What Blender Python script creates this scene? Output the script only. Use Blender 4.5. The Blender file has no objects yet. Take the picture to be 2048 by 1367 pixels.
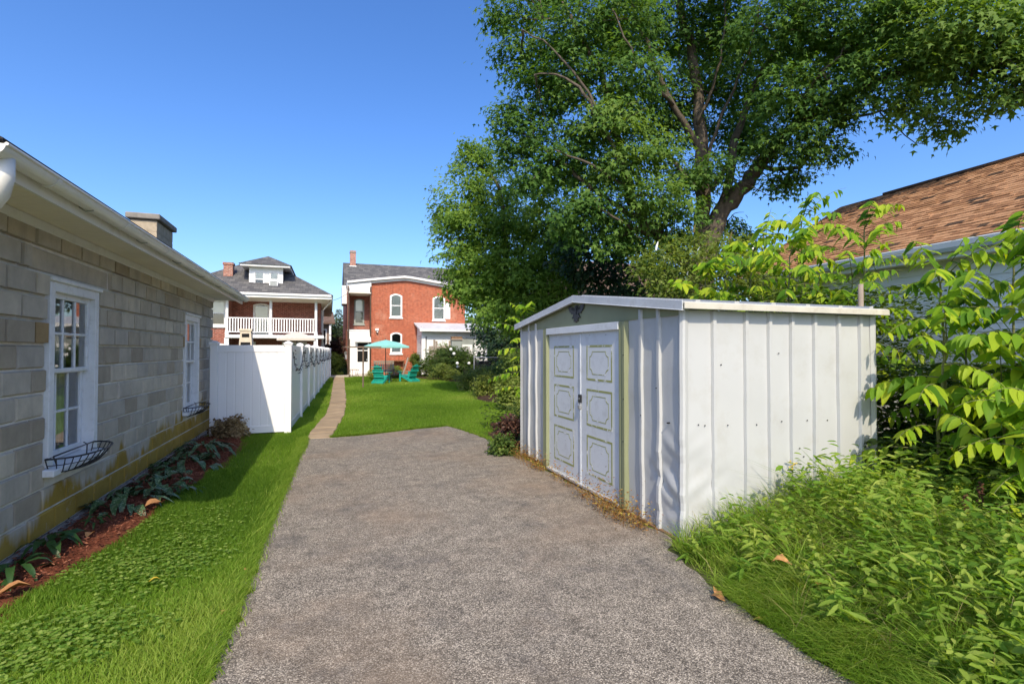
import bpy, bmesh, math, random
import numpy as np
from mathutils import Vector, Matrix
R = math.radians
random.seed(7); rng = np.random.default_rng(7)
scene = bpy.context.scene
COL = scene.collection

# ------------------------------------------------------------------ camera
cam_d = bpy.data.cameras.new("camera"); cam = bpy.data.objects.new("camera", cam_d); COL.objects.link(cam)
cam_d.sensor_width = 36.0; cam_d.lens = 36.0*1020/2048; cam_d.clip_start = 0.05; cam_d.clip_end = 3000
cam.location = (0, 0, 1.64); cam.rotation_euler = (R(90+1.04), 0, R(-19.64))
scene.camera = cam
# ------------------------------------------------------------------ sky
SUN_AZ = (-0.212, -0.977)          # horizontal direction towards the sun
SUN_EL = R(42.5)
world = bpy.data.worlds.new("World"); scene.world = world; world.use_nodes = True
wn = world.node_tree.nodes; wl = world.node_tree.links
sky = wn.new("ShaderNodeTexSky"); sky.sky_type = 'NISHITA'; sky.sun_disc = False
sky.sun_elevation = SUN_EL; sky.sun_rotation = math.atan2(SUN_AZ[0], SUN_AZ[1])
sky.altitude = 200; sky.air_density = 1.0; sky.dust_density = 2.3; sky.ozone_density = 5.0
bg = wn["Background"]; bg.inputs["Strength"].default_value = 0.107
hs = wn.new("ShaderNodeHueSaturation"); hs.inputs["Saturation"].default_value = 1.2; hs.inputs["Hue"].default_value = .508
wl.new(sky.outputs[0], hs.inputs["Color"]); wl.new(hs.outputs[0], bg.inputs["Color"])
# ------------------------------------------------------------------ sun
sun_d = bpy.data.lights.new("sun", 'SUN'); sun_d.energy = 2.0; sun_d.angle = R(0.5); sun_d.color = (1.0, 0.86, 0.66)
sun = bpy.data.objects.new("sun", sun_d); COL.objects.link(sun)
d_sun = Vector((SUN_AZ[0]*math.cos(SUN_EL), SUN_AZ[1]*math.cos(SUN_EL), math.sin(SUN_EL)))
sun.rotation_euler = d_sun.to_track_quat('Z', 'Y').to_euler(); sun.location = d_sun*60
# ------------------------------------------------------------------ exposure
vs = scene.view_settings; vs.view_transform = 'Standard'; vs.look = 'None'; vs.exposure = 1.3; vs.gamma = 1; vs.use_curve_mapping = False
scene.cycles.use_denoising = True
scene.cycles.max_bounces = 8; scene.cycles.transparent_max_bounces = 12

# ================================================================== helpers
def tag(o, label=None, cat=None, group=None, kind=None):
    if label: o["label"] = label
    if cat: o["category"] = cat
    if group: o["group"] = group
    if kind: o["kind"] = kind
    return o

def empty(name, loc=(0, 0, 0), label=None, cat=None, group=None, rz=0, parent=None):
    o = bpy.data.objects.new(name, None); COL.objects.link(o)
    o.location = loc; o.rotation_euler = (0, 0, rz); o.empty_display_size = 0.1
    if parent: o.parent = parent
    return tag(o, label, cat, group)

def link_mesh(name, me, parent=None, loc=None):
    o = bpy.data.objects.new(name, me); COL.objects.link(o)
    if parent: o.parent = parent
    if loc is not None: o.location = loc
    return o

class MB:
    """collects shapes, then links them as ONE mesh object"""
    def __init__(self): self.v = []; self.f = []; self.mi = []; self.m = 0
    def add(self, vs, fs):
        b = len(self.v); self.v += [tuple(p) for p in vs]
        for f in fs: self.f.append(tuple(i+b for i in f)); self.mi.append(self.m)
        return self
    def box(self, x0, x1, y0, y1, z0, z1):
        if x0 > x1: x0, x1 = x1, x0
        if y0 > y1: y0, y1 = y1, y0
        if z0 > z1: z0, z1 = z1, z0
        return self.add([(x0,y0,z0),(x1,y0,z0),(x1,y1,z0),(x0,y1,z0),(x0,y0,z1),(x1,y0,z1),(x1,y1,z1),(x0,y1,z1)],
            [(3,2,1,0),(4,5,6,7),(0,1,5,4),(1,2,6,5),(2,3,7,6),(3,0,4,7)])
    def bar(self, p, q, w, h, up=(0,0,1)):
        p, q = Vector(p), Vector(q); d = (q-p).normalized(); u = Vector(up)
        s = d.cross(u)
        if s.length < 1e-4: s = d.cross(Vector((1,0,0)))
        s.normalize(); t = s.cross(d).normalized()
        vs = []
        for c in (p, q):
            for a, b in ((-1,-1),(1,-1),(1,1),(-1,1)): vs.append(c+s*(a*w/2)+t*(b*h/2))
        return self.add(vs, [(0,1,2,3),(7,6,5,4),(4,5,1,0),(5,6,2,1),(6,7,3,2),(7,4,0,3)])
    def tube(self, pts, r, n=8, cap=True):
        pts = [Vector(p) for p in pts]; rs = r if isinstance(r, (list, tuple)) else [r]*len(pts)
        b = len(self.v); prev = None; rings = []
        for i, p in enumerate(pts):
            d = (pts[min(i+1, len(pts)-1)]-pts[max(i-1, 0)])
            if d.length < 1e-9: d = Vector((0,0,1))
            d.normalize()
            if prev is None:
                a = Vector((0,0,1)) if abs(d.z) < .9 else Vector((1,0,0))
                s = d.cross(a).normalized()
            else:
                s = (prev-d*prev.dot(d))
                s = s.normalized() if s.length > 1e-6 else d.orthogonal().normalized()
            prev = s; t = d.cross(s)
            rings.append([p+(s*math.cos(2*math.pi*k/n)+t*math.sin(2*math.pi*k/n))*rs[i] for k in range(n)])
        vs = [p for rg in rings for p in rg]; fs = []
        for i in range(len(pts)-1):
            for k in range(n):
                k2 = (k+1) % n; fs.append((i*n+k, i*n+k2, (i+1)*n+k2, (i+1)*n+k))
        if cap:
            fs.append(tuple(reversed(range(n)))); fs.append(tuple((len(pts)-1)*n+k for k in range(n)))
        return self.add(vs, fs)
    def lathe(self, prof, c=(0,0,0), n=16):
        vs = []; fs = []; m = len(prof)
        for k in range(n):
            a = 2*math.pi*k/n
            for r, z in prof: vs.append((c[0]+r*math.cos(a), c[1]+r*math.sin(a), c[2]+z))
        for k in range(n):
            k2 = (k+1) % n
            for j in range(m-1): fs.append((k*m+j, k2*m+j, k2*m+j+1, k*m+j+1))
        return self.add(vs, fs)
    def prism(self, poly, axis, a, b):
        """polygon in the two other axes extruded along axis from a to b"""
        def P(u, w, t):
            return (t,u,w) if axis == 'x' else ((u,t,w) if axis == 'y' else (u,w,t))
        n = len(poly); vs = [P(u,w,a) for u,w in poly]+[P(u,w,b) for u,w in poly]
        fs = [tuple(range(n)), tuple(reversed(range(n,2*n)))]
        for k in range(n): k2 = (k+1)%n; fs.append((k,k+n,k2+n,k2))
        return self.add(vs, fs)
    def build(self, name, mats, parent=None, smooth=False, bevel=0, loc=None, recalc=True):
        me = self.mesh(name, mats, smooth, bevel, recalc)
        return link_mesh(name, me, parent, loc)
    def mesh(self, name, mats, smooth=False, bevel=0, recalc=True):
        me = bpy.data.meshes.new(name); me.from_pydata(self.v, [], self.f)
        if not isinstance(mats, (list, tuple)): mats = [mats]
        for m in mats: me.materials.append(m)
        if len(mats) > 1: me.polygons.foreach_set("material_index", self.mi)
        if recalc or bevel:
            bm = bmesh.new(); bm.from_mesh(me)
            bmesh.ops.recalc_face_normals(bm, faces=bm.faces)
            if bevel:
                es = [e for e in bm.edges if len(e.link_faces) == 2 and e.calc_face_angle(0) > R(40)]
                bmesh.ops.bevel(bm, geom=es, offset=bevel, segments=1, affect='EDGES', clamp_overlap=True)
            bm.to_mesh(me); bm.free()
        if smooth: me.polygons.foreach_set("use_smooth", [True]*len(me.polygons))
        me.update()
        return me

def np_mesh(name, verts, tris, mat, tint=None, smooth=False, parent=None):
    """verts (n,3), tris (m,3); tint per vertex"""
    me = bpy.data.meshes.new(name); n, m = len(verts), len(tris)
    me.vertices.add(n); me.vertices.foreach_set("co", np.asarray(verts, np.float32).ravel())
    me.loops.add(m*3); me.loops.foreach_set("vertex_index", np.asarray(tris, np.int32).ravel())
    me.polygons.add(m); me.polygons.foreach_set("loop_start", np.arange(0, m*3, 3, dtype=np.int32))
    me.polygons.foreach_set("loop_total", np.full(m, 3, np.int32))
    if smooth: me.polygons.foreach_set("use_smooth", np.ones(m, bool))
    if tint is not None:
        a = me.attributes.new("tint", 'FLOAT', 'POINT'); a.data.foreach_set("value", np.asarray(tint, np.float32))
    me.materials.append(mat); me.update(); me.validate()
    return link_mesh(name, me, parent)

def copy_tree(o, parent=None):
    c = o.copy(); COL.objects.link(c); c.parent = parent
    for ch in list(o.children): copy_tree(ch, c)
    return c

def inside(poly, x, y):
    poly = np.asarray(poly); r = np.zeros(len(x), bool); j = len(poly)-1
    for i in range(len(poly)):
        xi, yi = poly[i]; xj, yj = poly[j]
        c = ((yi > y) != (yj > y)) & (x < (xj-xi)*(y-yi)/(yj-yi+1e-12)+xi)
        r ^= c; j = i
    return r

# ================================================================== materials
def new_mat(name):
    m = bpy.data.materials.new(name); m.use_nodes = True
    nt = m.node_tree; return m, nt.nodes, nt.links, nt.nodes["Principled BSDF"]
def c4(c): return (c[0], c[1], c[2], 1)
def math_n(N, L, op, a, b=None, clamp=False):
    n = N.new("ShaderNodeMath"); n.operation = op; n.use_clamp = clamp
    for i, s in enumerate((a, b)):
        if s is None: continue
        if isinstance(s, (int, float)): n.inputs[i].default_value = s
        else: L.new(s, n.inputs[i])
    return n.outputs[0]
def mixc(N, L, fac, a, b, mode='MIX'):
    n = N.new("ShaderNodeMix"); n.data_type = 'RGBA'; n.blend_type = mode
    for s, i in ((fac, 0), (a, 6), (b, 7)):
        if isinstance(s, (int, float)): n.inputs[i].default_value = s
        elif isinstance(s, (tuple, list)): n.inputs[i].default_value = c4(s)
        else: L.new(s, n.inputs[i])
    return n.outputs[2]
def noise(N, L, vec, scale, detail=4, rough=.55):
    n = N.new("ShaderNodeTexNoise"); n.inputs["Scale"].default_value = scale; n.inputs["Detail"].default_value = detail
    n.inputs["Roughness"].default_value = rough
    if vec is not None: L.new(vec, n.inputs["Vector"])
    return n.outputs["Fac"]
def ramp(N, L, fac, *stops):
    n = N.new("ShaderNodeValToRGB"); e = n.color_ramp.elements
    while len(e) < len(stops): e.new(.5)
    for el, (p, c) in zip(e, stops):
        el.position = p; el.color = c4(c) if isinstance(c, (tuple, list)) else (c, c, c, 1)
    L.new(fac, n.inputs[0]); return n.outputs[0]
def bump(N, L, h, strength, dist, B, prev=None):
    n = N.new("ShaderNodeBump"); n.inputs["Strength"].default_value = strength; n.inputs["Distance"].default_value = dist
    L.new(h, n.inputs["Height"])
    if prev is not None: L.new(prev, n.inputs["Normal"])
    L.new(n.outputs[0], B.inputs["Normal"]); return n.outputs[0]

def matte(name, col, rough=.6, var=.12, scale=3., bumpk=.15, bscale=50., spec=.3, metal=0., rnd=0., dirt=None, dirt_amt=.5, dirt_scale=2.5):
    m, N, L, B = new_mat(name)
    tc = N.new("ShaderNodeTexCoord"); vec = tc.outputs["Object"]
    f = noise(N, L, vec, scale, 6)
    lo = tuple(c*(1-var) for c in col); hi = tuple(min(1, c*(1+var)) for c in col)
    c = ramp(N, L, f, (.3, lo), (.7, hi))
    if dirt:
        f2 = noise(N, L, vec, dirt_scale, 8, .7)
        k = math_n(N, L, 'MULTIPLY', ramp(N, L, f2, (.52, 0), (.72, 1)), dirt_amt)
        c = mixc(N, L, k, c, dirt)
    if rnd:
        oi = N.new("ShaderNodeObjectInfo")
        v = math_n(N, L, 'ADD', math_n(N, L, 'MULTIPLY', oi.outputs["Random"], 2*rnd), 1-rnd)
        hs = N.new("ShaderNodeHueSaturation"); L.new(c, hs.inputs["Color"]); L.new(v, hs.inputs["Value"]); c = hs.outputs[0]
    L.new(c, B.inputs["Base Color"])
    B.inputs["Roughness"].default_value = rough; B.inputs["Specular IOR Level"].default_value = spec; B.inputs["Metallic"].default_value = metal
    if bumpk: bump(N, L, noise(N, L, vec, bscale, 5), bumpk, .01, B)
    return m

def wall_uv(N, L):
    """along-the-wall and up coordinates of an axis-aligned wall"""
    tc = N.new("ShaderNodeTexCoord"); sp = N.new("ShaderNodeSeparateXYZ"); L.new(tc.outputs["Object"], sp.inputs[0])
    g = N.new("ShaderNodeNewGeometry"); sn = N.new("ShaderNodeSeparateXYZ"); L.new(g.outputs["True Normal"], sn.inputs[0])
    k = math_n(N, L, 'GREATER_THAN', math_n(N, L, 'ABSOLUTE', sn.outputs[0]), .6)
    u = math_n(N, L, 'ADD', math_n(N, L, 'MULTIPLY', sp.outputs[1], k), math_n(N, L, 'MULTIPLY', sp.outputs[0], math_n(N, L, 'SUBTRACT', 1.0, k)))
    cb = N.new("ShaderNodeCombineXYZ"); L.new(u, cb.inputs[0]); L.new(sp.outputs[2], cb.inputs[1])
    return cb.outputs[0], tc.outputs["Object"]

def brick_mat(name, c1, c2, mortar, patch=None, bw=.215, bh=.075):
    m, N, L, B = new_mat(name); uv, ob = wall_uv(N, L)
    b = N.new("ShaderNodeTexBrick"); L.new(uv, b.inputs["Vector"])
    b.inputs["Scale"].default_value = 1; b.inputs["Brick Width"].default_value = bw; b.inputs["Row Height"].default_value = bh
    b.inputs["Mortar Size"].default_value = .014; b.inputs["Mortar Smooth"].default_value = .2; b.inputs["Bias"].default_value = -.1
    b.inputs["Color1"].default_value = c4(c1); b.inputs["Color2"].default_value = c4(c2); b.inputs["Mortar"].default_value = c4(mortar)
    f = noise(N, L, ob, 1.1, 6)
    c = mixc(N, L, ramp(N, L, f, (.35, 0), (.75, .35)), b.outputs["Color"], tuple(x*.6 for x in c1))
    c = mixc(N, L, 1.0, c, ramp(N, L, noise(N, L, ob, 7, 3, .8), (.3, .62), (.7, 1.4)), 'MULTIPLY')
    if patch:
        c = mixc(N, L, ramp(N, L, noise(N, L, ob, .8, 7, .65), (.56, 0), (.66, .5)), c, patch)
    L.new(c, B.inputs["Base Color"]); B.inputs["Roughness"].default_value = .8; B.inputs["Specular IOR Level"].default_value = .2
    bump(N, L, math_n(N, L, 'SUBTRACT', math_n(N, L, 'MULTIPLY', noise(N, L, ob, 30, 4), .3), b.outputs["Fac"]), .6, .008, B)
    return m

def shingle_mat(name, cols, tab=.3, row=.14, axis='y', bumpk=.5):
    """roof shingles: rows down the slope (use z), tabs along the eave axis"""
    m, N, L, B = new_mat(name)
    tc = N.new("ShaderNodeTexCoord"); sp = N.new("ShaderNodeSeparateXYZ"); L.new(tc.outputs["Object"], sp.inputs[0])
    cb = N.new("ShaderNodeCombineXYZ"); L.new(sp.outputs[1 if axis == 'y' else 0], cb.inputs[0]); L.new(sp.outputs[2], cb.inputs[1])
    b = N.new("ShaderNodeTexBrick"); L.new(cb.outputs[0], b.inputs["Vector"])
    b.inputs["Scale"].default_value = 1; b.inputs["Brick Width"].default_value = tab; b.inputs["Row Height"].default_value = row
    b.inputs["Mortar Size"].default_value = .006; b.inputs["Mortar Smooth"].default_value = .6
    b.inputs["Color1"].default_value = (0, 0, 0, 1); b.inputs["Color2"].default_value = (1, 1, 1, 1); b.inputs["Mortar"].default_value = (0, 0, 0, 1)
    f = math_n(N, L, 'ADD', math_n(N, L, 'MULTIPLY', b.outputs["Color"], .6), math_n(N, L, 'MULTIPLY', noise(N, L, tc.outputs["Object"], 2.2, 6), .4))
    c = ramp(N, L, f, *[((i+.5)/len(cols), k) for i, k in enumerate(cols)])
    c = mixc(N, L, math_n(N, L, 'MULTIPLY', b.outputs["Fac"], .75), c, tuple(x*.25 for x in cols[0]))
    L.new(c, B.inputs["Base Color"]); B.inputs["Roughness"].default_value = .9; B.inputs["Specular IOR Level"].default_value = .15
    bump(N, L, math_n(N, L, 'SUBTRACT', noise(N, L, tc.outputs["Object"], 120, 3), b.outputs["Fac"]), bumpk, .01, B)
    return m

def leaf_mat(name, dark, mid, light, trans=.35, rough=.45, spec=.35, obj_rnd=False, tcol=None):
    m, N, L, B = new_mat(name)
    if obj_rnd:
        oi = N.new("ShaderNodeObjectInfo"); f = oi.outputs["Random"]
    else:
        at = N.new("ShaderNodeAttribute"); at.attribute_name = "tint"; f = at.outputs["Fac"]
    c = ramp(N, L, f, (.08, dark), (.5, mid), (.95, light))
    tc = N.new("ShaderNodeTexCoord")
    L.new(c, B.inputs["Base Color"]); B.inputs["Roughness"].default_value = rough; B.inputs["Specular IOR Level"].default_value = spec
    t = N.new("ShaderNodeBsdfTranslucent")
    tint = mixc(N, L, 1.0, c, tcol or (1.9, 1.75, .55), 'MULTIPLY'); L.new(tint, t.inputs["Color"])
    mx = N.new("ShaderNodeMixShader"); mx.inputs[0].default_value = trans
    L.new(B.outputs[0], mx.inputs[1]); L.new(t.outputs[0], mx.inputs[2])
    L.new(mx.outputs[0], N["Material Output"].inputs["Surface"])
    return m

def glass_mat(name, tint=(.9, .95, .95), refl=.12):
    m, N, L, B = new_mat(name)
    g = N.new("ShaderNodeBsdfGlossy"); g.inputs["Roughness"].default_value = .02; g.inputs["Color"].default_value = (1, 1, 1, 1)
    t = N.new("ShaderNodeBsdfTransparent"); t.inputs["Color"].default_value = c4(tint)
    fr = N.new("ShaderNodeFresnel"); fr.inputs[0].default_value = 1.5
    k = math_n(N, L, 'ADD', fr.outputs[0], refl, True)
    mx = N.new("ShaderNodeMixShader"); L.new(k, mx.inputs[0]); L.new(t.outputs[0], mx.inputs[1]); L.new(g.outputs[0], mx.inputs[2])
    tc = N.new("ShaderNodeTexCoord"); bp = N.new("ShaderNodeBump"); bp.inputs["Strength"].default_value = .05; bp.inputs["Distance"].default_value = .02
    L.new(noise(N, L, tc.outputs["Object"], 3, 2), bp.inputs["Height"]); L.new(bp.outputs[0], g.inputs["Normal"])
    L.new(mx.outputs[0], N["Material Output"].inputs["Surface"])
    return m

def asphalt_mat():
    m, N, L, B = new_mat("asphalt"); tc = N.new("ShaderNodeTexCoord"); ob = tc.outputs["Object"]
    v = N.new("ShaderNodeTexVoronoi"); v.inputs["Scale"].default_value = 135; L.new(ob, v.inputs["Vector"])
    v2 = N.new("ShaderNodeTexVoronoi"); v2.inputs["Scale"].default_value = 280; L.new(ob, v2.inputs["Vector"])
    sp = N.new("ShaderNodeSeparateColor"); L.new(v.outputs["Color"], sp.inputs[0])
    c = ramp(N, L, sp.outputs[0], (.0, (.055, .049, .040)), (.3, (.215, .188, .144)), (.65, (.36, .318, .25)), (1., (.72, .635, .505)))
    pit = ramp(N, L, v.outputs["Distance"], (.45, 1), (.75, .22))
    c = mixc(N, L, 1.0, c, pit, 'MULTIPLY')
    sp2 = N.new("ShaderNodeSeparateColor"); L.new(v2.outputs["Color"], sp2.inputs[0])
    c = mixc(N, L, .3, c, ramp(N, L, sp2.outputs[1], (0, (.07, .06, .05)), (1, (.4, .345, .27))))
    big = noise(N, L, ob, .55, 5, .6)
    c = mixc(N, L, ramp(N, L, big, (.47, 0), (.66, .6)), c, (.25, .185, .125), 'MIX')
    dk = noise(N, L, ob, 1.4, 6, .7)
    c = mixc(N, L, ramp(N, L, dk, (.52, 0), (.70, .6)), c, (.09, .085, .08))
    mid = noise(N, L, ob, 6, 5, .7)
    c = mixc(N, L, 1.0, c, ramp(N, L, mid, (.3, .68), (.7, 1.2)), 'MULTIPLY')
    L.new(c, B.inputs["Base Color"]); B.inputs["Roughness"].default_value = .85; B.inputs["Specular IOR Level"].default_value = .25
    h = math_n(N, L, 'SUBTRACT', 1.0, v.outputs["Distance"])
    bump(N, L, h, .65, .006, B)
    return m

def block_mat(name, ochre=False):
    """weathered concrete block; ochre paint flaking along the foot of the wall"""
    m, N, L, B = new_mat(name); g = N.new("ShaderNodeNewGeometry"); ps = g.outputs["Position"]
    oi = N.new("ShaderNodeObjectInfo")
    base = ramp(N, L, oi.outputs["Random"], (0, (.36, .30, .22)), (.3, (.50, .435, .335)), (.6, (.45, .405, .335)), (1, (.60, .525, .405)))
    if ochre: base = ramp(N, L, oi.outputs["Random"], (0, (.36, .24, .11)), (1, (.40, .28, .14)))
    f = noise(N, L, ps, 5, 8, .65)
    c = mixc(N, L, 1.0, base, ramp(N, L, f, (.25, .78), (.75, 1.15)), 'MULTIPLY')
    # streaks running down the wall
    mp = N.new("ShaderNodeMapping"); mp.inputs["Scale"].default_value = (1, 3.2, .5); L.new(ps, mp.inputs[0])
    st = noise(N, L, mp.outputs[0], 1.3, 6, .6)
    c = mixc(N, L, ramp(N, L, st, (.52, 0), (.75, .4)), c, (.21, .195, .175))
    sp = N.new("ShaderNodeSeparateXYZ"); L.new(ps, sp.inputs[0])
    # ochre paint on the lowest courses: (height limit grows along the wall) with flaked edge
    lim = math_n(N, L, 'ADD', math_n(N, L, 'MULTIPLY', sp.outputs[1], .045), .13)
    lim = math_n(N, L, 'ADD', lim, math_n(N, L, 'MULTIPLY', math_n(N, L, 'SUBTRACT', st, .5), .75))
    mp2 = N.new("ShaderNodeMapping"); mp2.inputs["Scale"].default_value = (0, 1, .25); L.new(ps, mp2.inputs[0])
    lim = math_n(N, L, 'ADD', lim, math_n(N, L, 'MULTIPLY', math_n(N, L, 'SUBTRACT', noise(N, L, mp2.outputs[0], 1.1, 3, .6), .5), 1.1))
    k = math_n(N, L, 'MULTIPLY', math_n(N, L, 'SUBTRACT', lim, sp.outputs[2]), 9, True)
    fl = ramp(N, L, noise(N, L, ps, 9, 8, .7), (.3, .45), (.42, 1))
    och = ramp(N, L, noise(N, L, ps, 3, 5), (.3, (.27, .17, .025)), (.7, (.40, .27, .05)))
    c = mixc(N, L, math_n(N, L, 'MULTIPLY', k, fl), c, och)
    L.new(c, B.inputs["Base Color"]); B.inputs["Roughness"].default_value = .8; B.inputs["Specular IOR Level"].default_value = .25
    bump(N, L, noise(N, L, ps, 60, 5), .25, .008, B)
    return m

def worn_print_mat(name, col, under, amt=.5):
    m, N, L, B = new_mat(name); tc = N.new("ShaderNodeTexCoord")
    f = noise(N, L, tc.outputs["Object"], 9, 8, .7)
    c = mixc(N, L, ramp(N, L, f, (.54, 0), (.61, 1)), col, under)
    L.new(c, B.inputs["Base Color"]); B.inputs["Roughness"].default_value = .5
    return m

def ground_mat(name, stops, scale=4, fine=90, bumpk=.6):
    m, N, L, B = new_mat(name); tc = N.new("ShaderNodeTexCoord"); ob = tc.outputs["Object"]
    f = math_n(N, L, 'ADD', math_n(N, L, 'MULTIPLY', noise(N, L, ob, scale, 6), .55), math_n(N, L, 'MULTIPLY', noise(N, L, ob, fine, 4, .7), .45))
    c = ramp(N, L, f, *stops); L.new(c, B.inputs["Base Color"]); B.inputs["Roughness"].default_value = .95; B.inputs["Specular IOR Level"].default_value = .1
    bump(N, L, noise(N, L, ob, fine, 5, .7), bumpk, .02, B)
    return m

M = {}
M['asphalt'] = asphalt_mat()
M['block'] = block_mat('concrete_block'); M['block_ochre'] = block_mat('ochre_block', True)
M['mortar'] = matte('mortar', (.68, .65, .58), .9, .15, 6, .3, 70, .1)
M['lawn'] = ground_mat('lawn_soil', ((.3, (.07, .11, .014)), (.5, (.12, .18, .02)), (.7, (.16, .22, .035))))
M['soil'] = ground_mat('soil', ((.3, (.05, .06, .02)), (.5, (.08, .09, .03)), (.7, (.11, .12, .045))), .8)
M['mulch_red'] = ground_mat('red_mulch', ((.3, (.07, .025, .015)), (.5, (.17, .055, .03)), (.7, (.26, .10, .055))), 6, 60, 1.)
M['mulch_dark'] = ground_mat('dark_mulch', ((.3, (.03, .02, .014)), (.5, (.06, .038, .025)), (.7, (.10, .065, .045))), 6, 60, 1.)
M['path'] = matte('path_concrete', (.31, .235, .15), .9, .18, 3, .3, 90, .15, rnd=.08, dirt=(.22, .18, .13), dirt_amt=.6)
M['concrete'] = matte('concrete', (.45, .40, .32), .9, .15, 2, .3, 60, .15)
M['white'] = matte('white_paint', (.78, .78, .76), .45, .04, 2, .04, 40, .4)
M['white_old'] = matte('old_white_paint', (.74, .75, .75), .5, .06, 3, .1, 60, .35, dirt=(.42, .40, .36), dirt_amt=.45, dirt_scale=14)
M['vinyl'] = matte('white_vinyl', (.80, .80, .79), .35, .025, 1.2, .0, 40, .45)
M['gutter'] = matte('gutter_white', (.72, .71, .66), .35, .06, 2, .03, 30, .45, dirt=(.45, .42, .36), dirt_amt=.4, dirt_scale=5)
M['soffit'] = matte('soffit_cream', (.82, .765, .63), .55, .05, 2, .05, 40, .3)
M['shed_white'] = matte('shed_white', (.455, .47, .465), .38, .04, 1.5, .03, 12, .45, dirt=(.36, .35, .30), dirt_amt=.45, dirt_scale=2.2)
M['shed_blue'] = matte('shed_door_white', (.58, .62, .65), .4, .05, 2, .05, 25, .45, dirt=(.36, .38, .38), dirt_amt=.5, dirt_scale=9)
M['shed_green'] = matte('shed_green', (.23, .25, .14), .45, .08, 3, .05, 30, .4)
M['print_green'] = worn_print_mat('print_green', (.27, .29, .10), (.66, .68, .66))
M['black'] = matte('black_metal', (.02, .02, .022), .4, .1, 5, .1, 60, .5)
M['hole'] = matte('dark_hole', (.01, .01, .01), .9, .0, 5, .0)
M['timber'] = matte('brown_timber', (.19, .115, .065), .8, .25, 4, .3, 60, .2)
M['weathered'] = matte('weathered_wood', (.30, .25, .20), .85, .2, 5, .3, 60, .15, rnd=.12)
M['brick_b'] = brick_mat('red_brick', (.43, .085, .034), (.27, .05, .024), (.44, .22, .14), patch=(.50, .27, .18))
M['brick_a'] = brick_mat('brown_red_brick', (.28, .075, .05), (.17, .045, .035), (.36, .22, .17))
M['brick_ch'] = brick_mat('chimney_brick', (.36, .12, .075), (.26, .09, .06), (.45, .36, .30))
M['slate'] = shingle_mat('slate_roof', [(.075, .075, .08), (.10, .10, .10), (.13, .128, .125), (.16, .155, .145)], .3, .16, 'x')
M['slate_y'] = shingle_mat('slate_roof_side', [(.075, .075, .08), (.10, .10, .10), (.13, .128, .125), (.16, .155, .145)], .3, .16, 'y')
M['shingle_dark'] = shingle_mat('dark_shingle', [(.03, .03, .032), (.05, .05, .052), (.07, .07, .07)], .3, .08, 'y')
M['shingle_brown'] = shingle_mat('brown_shingle', [(.10, .055, .03), (.27, .145, .075), (.36, .20, .105), (.45, .27, .15)], .33, .078, 'y', .8)
M['roof_brown_far'] = shingle_mat('brown_far_roof', [(.12, .08, .06), (.17, .115, .085)], .3, .15, 'x')
M['chimney_block'] = matte('chimney_block', (.40, .34, .25), .9, .2, 14, .5, 90, .1)
M['cap'] = matte('cap_concrete', (.24, .225, .20), .9, .2, 10, .4, 60, .1)
M['siding'] = matte('white_siding', (.74, .76, .75), .5, .04, 2, .04, 40, .3)
M['glass'] = glass_mat('window_glass'); M['glass_far'] = glass_mat('far_window_glass', (.82, .86, .86), .06)
M['curtain'] = matte('white_curtain', (.62, .62, .58), .8, .1, 3, .1, 20, .1)
M['blind'] = matte('window_blind', (.80, .78, .68), .7, .05, 2, .1, 30, .2)
M['dark_in'] = matte('dark_interior', (.035, .033, .03), .9, .2, 2, 0)
M['floor_in'] = matte('interior_floor', (.10, .09, .08), .9, .2, 2, 0)
M['teal'] = matte('teal_plastic', (.015, .33, .25), .35, .08, 4, .03, 50, .45)
M['teal_cloth'] = matte('teal_canvas', (.22, .50, .45), .8, .06, 4, .1, 80, .2)
M['beige_cloth'] = matte('beige_canvas', (.56, .50, .42), .8, .06, 4, .1, 80, .2)
M['rust'] = matte('rusty_iron', (.20, .085, .04), .8, .3, 9, .3, 60, .3)
M['brown_metal'] = matte('brown_post', (.17, .12, .085), .7, .2, 6, .2, 40, .3)
M['terracotta'] = matte('terracotta', (.46, .22, .13), .8, .12, 6, .1, 60, .2)
M['grey_box'] = matte('grey_cabinet', (.27, .30, .28), .5, .1, 3, .05, 40, .3)
M['galv'] = matte('galvanised_steel', (.42, .43, .44), .4, .1, 6, .05, 40, .5, .6)
M['brown_side'] = matte('brown_siding', (.25, .17, .13), .8, .1, 3, .1, 40, .2)
M['beige_stone'] = matte('beige_stone', (.58, .50, .37), .85, .1, 6, .2, 50, .2)
M['bark'] = matte('grey_bark', (.105, .088, .07), .95, .35, 9, .9, 28, .1)
M['twig'] = matte('green_stem', (.16, .17, .07), .7, .2, 5, .1, 40, .2)
M['deadleaf'] = matte('dry_leaf', (.42, .21, .085), .7, .25, 30, .2, 80, .2, rnd=.2)
M['yellowleaf'] = matte('yellow_leaf', (.55, .40, .04), .6, .2, 30, .1, 80, .2)
M['dead_brown'] = matte('dead_seed_brown', (.085, .04, .025), .9, .3, 20, .3, 60, .1)
M['white_dot'] = matte('white_lantern', (.85, .85, .82), .5, .03, 3, 0)
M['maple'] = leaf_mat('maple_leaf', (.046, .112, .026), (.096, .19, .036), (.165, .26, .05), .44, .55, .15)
M['maple_lt'] = leaf_mat('light_maple_leaf', (.072, .148, .026), (.14, .245, .04), (.215, .325, .055), .45, .55, .15)
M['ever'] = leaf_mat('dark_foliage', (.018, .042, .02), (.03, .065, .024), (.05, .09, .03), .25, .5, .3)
M['conifer'] = leaf_mat('conifer_needles', (.035, .06, .04), (.06, .09, .055), (.09, .125, .075), .1, .6, .2)
M['shrub'] = leaf_mat('shrub_leaf', (.035, .07, .015), (.085, .14, .026), (.18, .225, .05), .36, .55, .2)
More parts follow.
